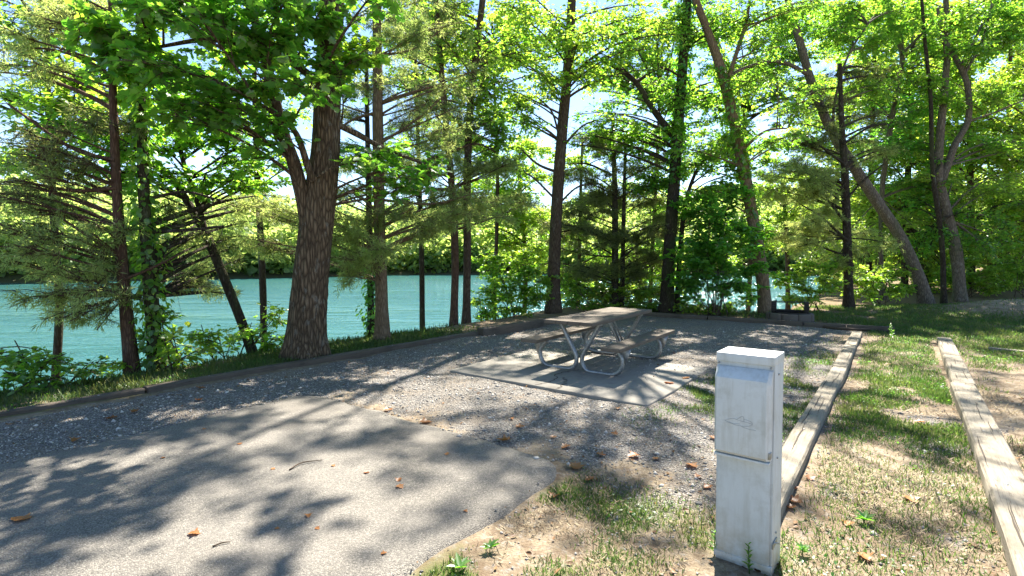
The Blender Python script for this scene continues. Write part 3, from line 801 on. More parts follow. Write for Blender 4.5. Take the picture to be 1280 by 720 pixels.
tree('poplar_tree', 'tall trunk leaning left with green ivy on its middle, just left of the fire ring',
    [(957, 397, 14.65, 20), (953, 350, 14.65, 19), (944, 290, 14.65, 18), (930, 215, 14.65, 17), (917, 150, 14.65, 16), (902, 90, 14.65, 14), (885, 40, 14.65, 12), (870, 0, 14.65, 10), (850, -70, 14.65, 8)],
    limbs=[[(908, 105, 14.6, 8), (922, 62, 14.5, 6), (933, 25, 14.5, 5), (940, -20, 14.5, 3)], [(925, 190, 14.6, 6), (955, 165, 14.5, 4), (985, 160, 14.4, 2)]],
    blobs=[(935, 120, 14.5, 42, 18), (960, 55, 14.5, 40, 22), (900, 180, 14.5, 38, 16), (965, 180, 14.4, 38, 16), (975, 130, 14.4, 36, 16), (990, 20, 14.5, 45, 20), (905, 235, 14.4, 36, 16, 'mid'), (925, 15, 14.5, 40, 20)],
    kind='fine', bark='bark_tan', cov=.9, tone=.5, ivy=(.30, .66, 900, .13), over=[(5.5, 11.6, 9.6, .8, .7), (7.0, 10.8, 9.4, .75, .7), (6.4, 13.0, 10.8, .8, .7), (4.5, 10.4, 10.2, .7, .7), (8.2, 12.4, 9.8, .8, .7), (5.0, 9.4, 9.0, .6, .7), (7.6, 9.6, 10.6, .7, .7), (9.2, 11, 10.4, .8, .7), (6.2, 9.8, 11, .6, .7), (8.8, 13.4, 11, .8, .7)], top=(5, 2.6, 11, 15, .2), seed=12)

tree('cedar_tree', 'dark straight cedar with fanned bare boughs and pale tips, behind the fire ring',
    [(1061, 392, 16.2, 14), (1059, 300, 16.2, 12), (1056, 220, 16.2, 11), (1052, 150, 16.2, 8), (1050, 80, 16.2, 5)],
    blobs=[(1000, 245, 16.4, 42, 18, None, 1.2, .95), (1028, 285, 16.2, 40, 18, None, 1.2, .9), (1000, 300, 16.6, 40, 16, None, 1.2, .95), (1100, 190, 18.2, 36, 12, None, .5), (1000, 180, 16.2, 45, 14, 'needled'), (1050, 125, 17.9, 45, 12, 'needled', .6), (1090, 150, 18, 34, 10, 'needled', .5), (1015, 215, 16, 40, 14), (1040, 330, 16.2, 32, 14), (985, 210, 16.5, 40, 14, None, .9, .6), (1065, 95, 18, 42, 12, 'needled', .5), (1075, 310, 16.3, 36, 14)],
    dead=[[(1058, 280, 16.1, 5), (1035, 250, 16, 3), (1010, 215, 16, 2)], [(1058, 300, 16.1, 5), (1025, 270, 16, 3), (1000, 255, 16, 2)], [(1057, 250, 16.1, 4), (1080, 225, 16, 3), (1105, 205, 16, 2)], [(1055, 205, 16.1, 4), (1020, 180, 16, 3), (990, 175, 16, 2)], [(1054, 180, 16.1, 4), (1085, 160, 16, 3), (1110, 155, 16, 2)], [(1059, 320, 16.1, 4), (1030, 310, 16, 3), (1005, 300, 16, 2)]],
    kind='needle', bark='bark_dark', cov=.9, tone=.6, seed=13)

tree('beech_tree', 'big grey-brown trunk bending strongly to the left from the grass beyond the timbers',
    [(1160, 385, 17.55, 23), (1148, 345, 17.55, 22), (1125, 295, 17.55, 21), (1095, 250, 17.55, 20), (1065, 205, 17.55, 19), (1040, 165, 17.55, 17), (1018, 115, 17.55, 16), (1006, 75, 17.55, 15), (995, 35, 17.55, 13), (985, 0, 17.55, 12), (970, -70, 17.5, 9)],
    limbs=[[(1010, 93, 17.5, 9), (975, 77, 17.4, 7), (935, 83, 17.2, 5), (893, 103, 17, 3)], [(1040, 165, 17.5, 6), (1045, 120, 17.5, 5), (1060, 70, 17.4, 4), (1085, 30, 17.3, 3)]],
    blobs=[(1040, 35, 18.3, 50, 20), (985, 70, 18.3, 40, 18), (1085, 60, 18.3, 45, 18), (1075, 115, 18.3, 36, 14), (1015, 150, 18.3, 40, 14, None, .7), (970, 110, 18.0, 40, 16), (1010, 10, 18.3, 50, 18), (1100, 20, 18.3, 50, 20), (940, 95, 17, 36, 12)],
    kind='fine', bark='bark_grey', cov=.85, tone=.5, top=(7, 3.2, 10.5, 16, .2), seed=14, sides=20)

tree('beech_tree', 'thin pale wavy stem rising behind the bend of the big leaning grey trunk',
    [(1104, 388, 19.5, 8), (1101, 300, 19.5, 8), (1103, 235, 19.5, 9), (1112, 165, 19.5, 10), (1124, 100, 19.5, 9), (1127, 65, 19.5, 8), (1112, 25, 19.5, 7), (1098, -30, 19.5, 6)],
    limbs=[[(1127, 68, 19.4, 6), (1150, 45, 19.3, 5), (1190, 8, 19.2, 4)]],
    blobs=[(1150, 60, 19.2, 42, 18), (1120, 190, 19.3, 40, 14, 'midd'), (1140, 140, 19.3, 45, 15, 'midd'), (1090, 120, 19.4, 36, 12), (1120, 20, 19.4, 50, 18), (1095, 300, 19.6, 42, 16, 'yel', 1., .7), (1130, 230, 19.5, 40, 14)],
    kind='mid', bark='bark_grey', cov=1.0, tone=.4, top=(6, 2.5, 11, 16, 0.28), seed=15)

tree('beech_tree', 'grey lichened trunk forking into two crooked stems, right of the big bending trunk',
    [(1201, 383, 18.46, 21), (1196, 320, 18.46, 20), (1183, 265, 18.46, 19), (1173, 220, 18.46, 17), (1175, 170, 18.46, 14), (1181, 110, 18.46, 12), (1184, 50, 18.46, 10), (1180, -50, 18.46, 8)],
    stems=[[(1176, 232, 18.4, 13), (1193, 183, 18.4, 12), (1210, 150, 18.4, 11), (1209, 105, 18.4, 10), (1193, 70, 18.4, 9), (1178, 48, 18.4, 7), (1172, 10, 18.3, 5)]],
    limbs=[[(1206, 92, 18.4, 6), (1228, 50, 18.4, 5), (1240, 5, 18.4, 4)], [(1210, 152, 18.4, 5), (1245, 140, 18.3, 4), (1280, 125, 18.2, 3)], [(1200, 85, 18.4, 5), (1228, 30, 18.3, 4)]],
    blobs=[(1240, 60, 18.2, 50, 20), (1250, 120, 18.2, 50, 16), (1200, 30, 18.2, 50, 20), (1140, 180, 19.4, 38, 14, 'yel', .8, .6), (1150, 235, 19.4, 40, 14, 'yel', .8, .6), (1255, 180, 18.6, 42, 14), (1250, 240, 18.6, 42, 16, 'yel', .8, .6), (1270, 30, 18.2, 50, 22), (1180, 120, 18.7, 40, 14), (1150, 100, 18.5, 36, 14), (1250, 300, 18.6, 42, 16)],
    kind='mid', bark='bark_grey', cov=1.05, tone=.45, top=(7, 3.2, 10.5, 16, .2), seed=16, sides=18)

tree('beech_tree', 'thin dark upright trunk between the big bending trunk and the forked grey one',
    [(1180, 385, 17.9, 10), (1177, 300, 17.9, 9), (1166, 215, 17.9, 8), (1163, 120, 17.9, 7), (1155, 40, 17.9, 6), (1150, -40, 17.9, 5)],
    blobs=[(1150, 255, 19.2, 34, 12), (1150, 300, 19.2, 32, 12), (1210, 275, 19.2, 40, 14), (1180, 200, 19, 36, 12)], kind='midd', bark='bark_dark', cov=.7, tone=.7, seed=17)

tree('cedar_tree', 'slender red-barked trunk on the lake bank with drooping olive needles, leftmost trunk',
    [(166, 470, 7.45, 17), (159, 400, 7.45, 16), (152, 320, 7.45, 14), (146, 240, 7.45, 12), (142, 150, 7.45, 10), (140, 60, 7.45, 8), (138, -60, 7.45, 6)],
    blobs=[(60, 300, 7.2, 55, 16), (100, 345, 7.2, 58, 18), (40, 372, 7.1, 50, 16), (95, 392, 7.1, 48, 14), (125, 300, 7.1, 36, 14), (60, 262, 7.4, 55, 15), (20, 325, 7.2, 45, 16), (60, 35, 7.8, 55, 22), (120, 10, 7.8, 55, 20), (25, 85, 7.8, 45, 20), (95, 225, 7.4, 50, 14), (30, 170, 7.2, 50, 15, 'needled'), (70, 205, 7.2, 50, 12, 'needled'), (150, 375, 7, 32, 12), (10, 235, 7.3, 45, 14, 'needled')],
    dead=[[(150, 320, 7.4, 6), (118, 300, 7.3, 5), (80, 275, 7.2, 3)], [(156, 360, 7.4, 5), (125, 365, 7.2, 4), (90, 385, 7.1, 2)], [(146, 235, 7.4, 6), (90, 238, 7.3, 5), (20, 225, 7.2, 3)], [(144, 200, 7.4, 6), (90, 185, 7.3, 5), (10, 130, 7.2, 3)], [(154, 350, 7.4, 5), (190, 335, 7.4, 4), (230, 315, 7.3, 2)]],
    kind='needle', bark='bark_red', cov=.62, tone=.65, top=(2, 2.0, 7.5, 11, .15), seed=18)

tree('cedar_tree', 'dark trunk clad in bright ivy on the bank, just right of the leftmost trunk',
    [(196, 466, 7.6, 19), (191, 400, 7.6, 18), (185, 320, 7.6, 16), (180, 240, 7.6, 14), (177, 150, 7.6, 11), (176, 60, 7.6, 9), (176, -60, 7.6, 6)],
    blobs=[(235, 300, 8.6, 36, 10, None, .6), (255, 330, 9.9, 40, 12, None, .8), (275, 285, 9.9, 36, 10), (225, 350, 8.4, 30, 10, None, .6), (300, 310, 10.0, 40, 12), (310, 255, 10, 40, 12), (130, 145, 7.6, 45, 18, 'needled', .7), (215, 265, 8.2, 34, 10, None, .6), (265, 365, 9.8, 32, 10)],
    dead=[[(183, 290, 7.6, 6), (230, 288, 7.6, 5), (280, 283, 7.7, 3)], [(187, 340, 7.6, 5), (215, 335, 7.9, 4), (240, 328, 8.4, 2)], [(181, 250, 7.6, 5), (230, 240, 7.6, 4), (275, 250, 7.7, 2)]],
    kind='needle', bark='bark_dark', cov=.65, tone=.6, ivy=(.06, .8, 1200, .10), top=(2, 2.0, 7.5, 11, .15), seed=20)

tree('broadleaf_tree', 'slender bare trunk leaning left over the water, left of the stout furrowed tree',
    [(316, 441, 9.1, 12), (301, 400, 9.1, 12), (279, 345, 9.1, 12), (257, 293, 9.1, 12), (236, 255, 9.1, 10), (211, 218, 9.0, 8), (180, 198, 8.9, 6), (148, 183, 8.8, 4)],
    stems=[[(258, 295, 9.1, 8), (246, 250, 9.0, 7), (230, 205, 8.9, 6), (218, 150, 8.8, 5), (210, 90, 8.7, 4)]],
    blobs=[(230, 175, 8.6, 50, 22), (165, 165, 8.5, 50, 20), (110, 185, 8.4, 45, 18), (275, 150, 8.6, 45, 20), (290, 195, 8.7, 42, 18), (195, 225, 8.5, 45, 16), (255, 225, 8.6, 42, 15), (110, 130, 8.4, 45, 18, 'yel', 1., .55), (55, 120, 8.3, 40, 18, 'yel', 1., .6), (205, 120, 8.6, 50, 22), (140, 215, 8.4, 40, 14), (75, 160, 8.4, 40, 16), (320, 235, 8.9, 32, 14), (80, 95, 8.4, 45, 18, 'yel', 1., .5)],
    kind='mid', bark='bark_dark', cov=1.1, tone=.35, top=(2, 2.4, 7.5, 10.5, .15), seed=21)

tree('broadleaf_tree', 'leafy tree on the lake slope, half hidden behind the leftmost red-barked trunk',
    [(70, 470, 10.5, 12), (74, 380, 10.5, 11), (66, 250, 10.5, 10), (60, 120, 10.5, 8), (58, 0, 10.5, 6)],
    blobs=[(40, 60, 10.3, 50, 22), (90, 100, 10.3, 45, 20), (20, 130, 10.3, 45, 20), (130, 40, 10.4, 50, 22), (60, 190, 10.2, 50, 18), (110, 160, 10.3, 45, 18), (20, 20, 10.4, 50, 22), (170, 90, 10.5, 45, 20), (60, 10, 10.5, 50, 20), (10, 200, 10.2, 40, 18), (180, 10, 10.6, 50, 20)],
    kind='yel', bark='bark_dark', cov=1.1, tone=.45, seed=24)
tree('broadleaf_tree', 'leafy tree down the slope, just left of and behind the stout furrowed tree',
    [(330, 440, 13, 10), (328, 340, 13, 10), (322, 230, 13, 9), (318, 100, 13, 7), (318, 0, 13, 5)],
    blobs=[(300, 60, 12.8, 45, 20), (340, 110, 12.8, 40, 18), (270, 100, 12.8, 45, 18), (310, 160, 12.8, 45, 16), (350, 200, 12.8, 30, 14), (250, 40, 12.9, 50, 22), (290, 215, 12.7, 40, 14), (340, 30, 12.9, 45, 20), (230, 140, 12.8, 45, 18), (310, 10, 13, 50, 20)],
    kind='mid', bark='bark_dark', cov=1.1, tone=.5, seed=26)
tree('cedar_tree', 'airy cedar down the slope, between the tan trunk and the slim reddish one',
    [(528, 420, 14.5, 9), (527, 320, 14.5, 8), (524, 220, 14.5, 7), (520, 100, 14.5, 5), (518, 0, 14.5, 4)],
    blobs=[(510, 90, 14.3, 42, 14), (545, 130, 14.3, 42, 14), (500, 160, 14.2, 42, 14), (550, 60, 14.4, 42, 14), (540, 200, 14.3, 45, 14), (500, 230, 14.2, 42, 12), (500, 30, 14.4, 45, 16), (555, 240, 14.3, 42, 12), (520, 270, 14.2, 50, 12)],
    dead=[[(524, 200, 14.4, 4), (500, 190, 14.3, 3), (475, 200, 14.2, 2)], [(522, 140, 14.4, 4), (550, 125, 14.3, 3), (580, 130, 14.2, 2)]],
    kind='needle', bark='bark_dark', cov=.9, tone=.5, seed=28)

# sunny young trees on the slope beyond the campsite
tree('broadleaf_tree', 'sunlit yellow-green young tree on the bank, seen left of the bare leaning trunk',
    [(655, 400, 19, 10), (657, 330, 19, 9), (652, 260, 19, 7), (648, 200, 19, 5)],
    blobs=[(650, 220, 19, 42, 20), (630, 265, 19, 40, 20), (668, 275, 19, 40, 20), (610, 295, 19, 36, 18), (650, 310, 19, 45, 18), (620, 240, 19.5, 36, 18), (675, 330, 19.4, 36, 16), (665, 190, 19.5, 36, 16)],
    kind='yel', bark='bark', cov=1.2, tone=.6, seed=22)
tree('broadleaf_tree', 'pale green tree down the slope, filling the gap left of the fire ring cedar',
    [(985, 380, 24, 9), (984, 320, 24, 8), (980, 250, 24, 6)],
    blobs=[(985, 240, 24, 36, 14), (970, 275, 24, 30, 14), (1000, 270, 24, 36, 14), (985, 310, 24, 30, 12), (965, 220, 24.5, 30, 14)],
    kind='yel', bark='bark', cov=1.2, tone=.7, seed=23)

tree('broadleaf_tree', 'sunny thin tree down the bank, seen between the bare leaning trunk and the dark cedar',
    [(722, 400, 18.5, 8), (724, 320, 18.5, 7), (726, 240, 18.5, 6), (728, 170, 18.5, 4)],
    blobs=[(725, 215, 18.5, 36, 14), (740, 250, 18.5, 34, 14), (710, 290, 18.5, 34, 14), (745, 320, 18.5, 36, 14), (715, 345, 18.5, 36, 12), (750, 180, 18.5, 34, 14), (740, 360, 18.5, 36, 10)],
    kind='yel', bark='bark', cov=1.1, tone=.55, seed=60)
tree('broadleaf_tree', 'green tree down the bank, behind the ivy-topped dark trunk',
    [(812, 400, 19, 9), (815, 320, 19, 8), (820, 230, 19, 7), (824, 130, 19, 5)],
    blobs=[(815, 130, 19, 36, 14), (795, 170, 19, 36, 14), (835, 200, 19, 36, 14), (800, 235, 19, 36, 14), (830, 270, 19, 36, 14), (800, 310, 19, 36, 14), (820, 345, 19, 38, 12), (790, 365, 19, 36, 10), (780, 110, 19.4, 40, 16), (860, 170, 19.4, 36, 14), (800, 60, 19.4, 45, 18), (850, 100, 19.6, 40, 18), (770, 30, 19.6, 45, 18), (840, 30, 19.6, 45, 18), (755, 90, 19.4, 36, 16)],
    kind='yel', bark='bark', cov=1.1, tone=.45, seed=61)
tree('broadleaf_tree', 'green tree down the bank, behind the tall leaning ivy-clad trunk',
    [(935, 390, 20, 9), (938, 320, 20, 8), (936, 230, 20, 7), (930, 140, 20, 5)],
    blobs=[(930, 140, 20, 36, 14), (950, 190, 20, 30, 12), (910, 180, 20, 36, 14), (945, 240, 20, 30, 14), (920, 280, 20, 36, 14), (950, 300, 20, 26, 12), (910, 330, 20, 36, 12), (900, 90, 20, 40, 16), (880, 200, 20.3, 34, 14), (960, 80, 20, 42, 16), (920, 40, 20, 45, 18), (985, 30, 20, 45, 18), (1010, 110, 20.3, 40, 16), (880, 120, 20, 40, 16)],
    kind='mid', bark='bark', cov=1.1, tone=.6, seed=62)

tree('broadleaf_tree', 'green tree down the bank, just right of the slim pair of trunks',
    [(618, 402, 18, 9), (620, 320, 18, 8), (622, 220, 18, 7), (618, 110, 18, 5), (615, 20, 18, 4)],
    blobs=[(600, 60, 18, 45, 18), (560, 120, 18, 42, 16), (640, 30, 18, 42, 18), (580, 180, 18, 40, 16), (620, 140, 18, 36, 16), (540, 60, 18, 45, 18), (620, 200, 18, 34, 14), (530, 170, 18.2, 40, 16), (590, 240, 18, 40, 14), (640, 80, 18, 40, 16), (500, 110, 18.4, 40, 16), (690, 60, 18.4, 40, 16), (550, 15, 18, 50, 18), (480, 40, 18.5, 45, 18)],
    kind='mid', bark='bark', cov=1.05, tone=.65, seed=63)

# woods on the right, behind the leaning trees
WOODS = [
 (1085, 26, 'sunlit layered tree behind the thin pale wavy stem', .75), (1130, 23.5, 'bright layered tree seen under the bend of the big leaning trunk', .6), (1165, 29, 'sunlit tree seen just left of the forked grey trunk', .8),
 (1215, 24, 'bright tree behind the forked grey trunk', .65), (1255, 28, 'sunlit tree at the right edge, above the bare soil mound', .8), (1300, 23, 'leafy tree cut by the right edge of the view, above the bare mound', .6),
 (1335, 30, 'tall sunlit tree reaching in from beyond the right edge', .7), (1045, 30, 'yellow-green tree behind the dark cedar with fanned boughs', .8), (1190, 34, 'far tree glimpsed between the two stems of the forked trunk', .7), (1270, 36, 'farthest sunlit tree at the right edge', .75)]
for i, (px, d, lab, tn) in enumerate(WOODS):
    rg = np.random.default_rng(100 + i)
    k = 24.0 / d
    lean = rg.uniform(-14, 14)
    bl = []
    for r in range(18):
        py = 358 - r * 21 * (.75 + .25 * k) + rg.uniform(-8, 8)
        wd = (36 + 20 * math.sin(min(1, r / 15) * math.pi)) * k
        bl.append((px + lean * r / 17 + rg.uniform(-1, 1) * wd * .9, py, d + rg.uniform(-1.6, 1.2), wd, 13 * k, 'back', None, tn + rg.uniform(-.2, .15)))
    tree('forest_tree', lab, [(px, 372 if d < 30 else 362, d, 13 * k), (px + lean * .3, 250, d, 11 * k), (px + lean * .7, 120, d, 8 * k), (px + lean, 20, d, 6 * k)], blobs=bl, kind='back', bark='bark', cov=.8, tone=tn, seed=200 + i,
         top=(5, 2.8, 12, 18, 0.28), group='trees of the wood on the right', sides=8)

# undergrowth
shrub('shrub', 'pale leafy bush at the left edge of the bank, in front of the water', 50, 490, 6.5, [(25, 440, 6.4, 40, 15), (70, 452, 6.4, 40, 14), (105, 462, 6.6, 36, 12), (15, 470, 6.2, 36, 14), (60, 478, 6.3, 45, 10), (0, 450, 6.5, 36, 16)], 'fine', 1.1, .5, 31)
shrub('shrub', 'bright bush around the foot of the ivy-clad trunk', 215, 468, 7.5, [(215, 430, 7.4, 30, 20), (180, 425, 7.6, 24, 20), (235, 445, 7.5, 28, 12), (205, 395, 7.6, 24, 18), (150, 455, 7.4, 24, 10)], 'yel', 1.0, .45, 32)
shrub('shrub', 'low green bush at the foot of the slender trunk leaning over the water', 290, 445, 9.0, [(275, 428, 8.9, 36, 12), (310, 415, 9, 32, 12), (340, 425, 9.1, 26, 14), (345, 395, 9.2, 22, 14), (255, 415, 9.0, 26, 12)], 'fine', 1.2, .55, 33)
shrub('shrub', 'rounded sunny bush between the slim pair of trunks and the bare leaning trunk', 645, 398, 14.4, [(612, 325, 14.6, 28, 14), (650, 318, 14.8, 32, 14), (680, 345, 14.6, 26, 14), (625, 340, 14.3, 34, 18), (655, 355, 14.3, 36, 18), (630, 370, 14.2, 32, 14), (670, 375, 14.3, 30, 14), (610, 365, 14.2, 22, 12), (665, 335, 14.6, 28, 14), (640, 388, 14.1, 42, 8)], 'yel', 1.7, .5, 34)
shrub('shrub', 'low bush in front of the dark twin-stemmed cedar', 740, 398, 15.2, [(720, 378, 15.2, 28, 9), (750, 384, 15.1, 28, 8), (785, 384, 15.2, 28, 8), (810, 378, 15.3, 24, 10), (712, 355, 15.4, 22, 10), (735, 365, 15.6, 30, 12), (765, 362, 15.8, 30, 12), (800, 365, 15.6, 28, 12)], 'yel', 1.5, .5, 35)
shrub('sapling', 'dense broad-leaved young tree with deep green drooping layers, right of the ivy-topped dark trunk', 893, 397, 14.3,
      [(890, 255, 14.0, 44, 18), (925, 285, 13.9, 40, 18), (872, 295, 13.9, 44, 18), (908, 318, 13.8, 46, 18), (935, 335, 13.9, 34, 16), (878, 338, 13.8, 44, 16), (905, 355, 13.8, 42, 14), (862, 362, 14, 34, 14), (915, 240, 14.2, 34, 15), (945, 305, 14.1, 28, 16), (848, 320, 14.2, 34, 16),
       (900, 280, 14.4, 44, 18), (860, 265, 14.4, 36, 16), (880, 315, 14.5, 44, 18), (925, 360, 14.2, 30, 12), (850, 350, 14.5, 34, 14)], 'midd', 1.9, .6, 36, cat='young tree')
shrub('shrub', 'low sunny bush under the dense young tree', 925, 396, 14.6, [(880, 384, 14.5, 24, 8), (915, 382, 14.6, 26, 8), (935, 375, 14.8, 18, 10), (860, 384, 14.5, 22, 7)], 'yel', 1.2, .4, 37)
shrub('shrub', 'bright bush directly behind the fire ring', 1015, 385, 15.6, [(990, 345, 15.8, 26, 12), (1015, 335, 15.8, 30, 14), (1035, 355, 15.6, 30, 12), (1005, 362, 15.5, 30, 8), (1045, 330, 15.9, 26, 12), (985, 372, 15.5, 18, 6), (1010, 375, 15.4, 26, 6), (975, 350, 16, 20, 12)], 'yel', 1.7, .6, 38)
shrub('shrub', 'green thicket between the dark cedar and the big bending trunk', 1100, 388, 17.2, [(1085, 345, 17.2, 34, 14), (1110, 365, 17.2, 34, 10), (1080, 370, 17, 30, 8), (1120, 335, 17.6, 30, 14), (1065, 350, 17.6, 24, 12), (1135, 362, 17.8, 20, 10)], 'yel', 1.7, .6, 39)
shrub('shrub', 'yellow-green thicket behind the forked grey trunk', 1215, 376, 20.5, [(1185, 345, 20.4, 32, 12), (1220, 350, 20.4, 34, 12), (1250, 340, 20.6, 34, 12), (1205, 325, 20.8, 32, 12), (1240, 360, 20.3, 34, 8), (1225, 310, 21, 32, 12)], 'yel', 1.5, .55, 40)
shrub('shrub', 'dark leafy thicket at the right edge behind the bare mound', 1275, 372, 19.5, [(1270, 335, 19.4, 34, 12), (1300, 345, 19.4, 34, 12), (1280, 310, 19.6, 34, 14), (1255, 352, 19.4, 28, 8)], 'yel', 1.5, .45, 41)

shrub('shrub', 'sunny waterside bush behind the picnic table', 770, 396, 16.8, [(700, 350, 16.8, 30, 14), (735, 345, 16.9, 34, 14), (770, 350, 16.8, 34, 14), (800, 345, 16.9, 34, 14), (825, 360, 16.8, 26, 12), (750, 370, 16.7, 40, 10), (790, 372, 16.7, 40, 10)], 'yel', 1.3, .4, 42)
shrub('shrub', 'bright waterside bush left of the rounded sunny one', 605, 404, 14.6, [(600, 375, 14.6, 24, 10), (612, 390, 14.4, 22, 7), (618, 350, 14.8, 22, 14), (600, 395, 14.5, 24, 5)], 'yel', 1.3, .45, 43)
shrub('shrub', 'low leafy bush at the foot of the ivy-topped dark trunk', 842, 396, 15.6, [(835, 370, 15.6, 24, 10), (850, 380, 15.5, 22, 8), (815, 384, 15.5, 20, 7)], 'mid', 1.3, .45, 44)

# ------------------------------------------------------------------ far wooded shore
rg = np.random.default_rng(77)
fl = Leaves()
nT = 2600
az = np.radians(rg.uniform(-72, 62, nT)); rr = 150 + 130 * rg.random(nT) ** 1.6
zz, sh = hill_z(az, rr)
rr = sh + 1.0 + 120 * rg.random(nT) ** 1.7; zz, sh = hill_z(az, rr)
cr = rg.uniform(2.6, 5.2, nT); ch = rg.uniform(6, 13, nT)
per = 70
d = unit(rg.normal(size=(nT, per, 3))); rad = rg.random((nT, per, 1)) ** .4
P = np.stack([rr * np.sin(az), rr * np.cos(az), zz + ch * .55], 1)[:, None] + d * rad * np.stack([cr, cr, ch * .55], 1)[:, None]
P[..., 2] = np.maximum(P[..., 2], WATER_Z + .2)
tn = np.clip(rg.normal(.45, .25, nT), 0, 1)
fl.add(P.reshape(-1, 3), unit(rg.normal(size=(nT * per, 3)) * np.array([1, 1, .5])), unit(d.reshape(-1, 3) * .6 + rg.normal(size=(nT * per, 3)) * .5 + np.array([0, 0, .6])),
       rg.uniform(1.0, 2.1, nT * per), .8, np.repeat(tn, per))
fw = fl.build('far_wood', 'ovate', M['far_leaf'])
tag(fw, kind='stuff')
# ------------------------------------------------------------------ asphalt pad, slab
def rounded_rect(a0, a1, b0, b1, rc, step=.05):
    c = []
    def arc(ca, cb, t0):
        for k in range(13):
            t = math.radians(t0 + k * 7.5); c.append((ca + rc * math.cos(t), cb + rc * math.sin(t)))
    arc(a1 - rc, b1 - rc, 0); arc(a0 + rc, b1 - rc, 90); arc(a0 + rc, b0 + rc, 180); arc(a1 - rc, b0 + rc, 270)
    out = []
    for i in range(len(c)):
        p, q = c[i], c[(i + 1) % len(c)]
        L = math.hypot(q[0] - p[0], q[1] - p[1]); n = max(1, int(L / step))
        for k in range(n): out.append((p[0] + (q[0] - p[0]) * k / n, p[1] + (q[1] - p[1]) * k / n))
    return np.array(out)

def pad(name, outline, top, mat, rag, seed, rings=(0, .04, .10), drop=.05):
    """solid raised pad: ragged outline, softly rounded shoulder, flat top"""
    o = outline.copy(); n = len(o)
    t = np.roll(o, -1, 0) - np.roll(o, 1, 0); nrm = unit(np.stack([-t[:, 1], t[:, 0]], 1))   # inward for a counter-clockwise outline
    off = (fbm(o[:, 0] * 2.1 + seed, o[:, 1] * 2.1, 4) - .5) * 2 * rag
    o = o + nrm * off[:, None]
    V_, F_, S_ = [], [], []
    zs = [top - drop, top - .012, top]
    for r, z in zip(rings, zs):
        q = o + nrm * r
        for a, b in q: V_.append((*site(a, b), z))
    for k in range(len(rings) - 1):
        for i in range(n):
            j = (i + 1) % n
            F_ += [k * n + i, k * n + j, (k + 1) * n + j, (k + 1) * n + i]; S_.append(4)
    F_ += list(range((len(rings) - 1) * n, len(rings) * n)); S_.append(n)
    return mesh_np(name, np.array(V_), np.array(F_), S_, mat)

asph = pad('asphalt_pavement', rounded_rect(-9, 3.52, -5.62, -1.93, .38), .035, M['asphalt'], .07, 3, drop=.08)
tag(asph, kind='structure')
slab = pad('concrete_slab', rounded_rect(5.36, 7.72, -5.1, -2.13, .04), .024, M['concrete'], .02, 9, rings=(0, .006, .014), drop=.12)
tag(slab, kind='structure')
# cracks: shallow soil-filled ribbons on the slab
mb = MB()
def crack(pts, w):
    p = np.array(pts, float); q, _ = resample(np.c_[p, np.zeros(len(p))], np.ones(len(p)), 40)
    r = np.random.default_rng(5)
    q[:, :2] += (fbm(np.arange(40) * .6, np.full(40, p[0, 0] * 3), 3) - .5)[:, None] * .10
    t = unit(np.gradient(q, axis=0)); nn = np.stack([-t[:, 1], t[:, 0]], 1)
    ww = w * (.4 + 1.1 * vnoise(np.arange(40) * .7, np.full(40, 3.3)))[:, None]
    A = q[:, :2] - nn * ww; B = q[:, :2] + nn * ww
    v = [(*site(*a), .0265) for a in A] + [(*site(*b), .0265) for b in B]
    f = [(i, i + 1, 40 + i + 1, 40 + i) for i in range(39)]
    mb.add(np.array(v), np.array(f))
crack([(5.40, -3.62), (5.75, -3.55), (6.1, -3.72), (6.5, -3.60)], .008)
crack([(5.38, -3.30), (5.7, -3.36), (5.95, -3.55)], .006)
ck = mb.build('crack', M['crack']); ck.parent = slab

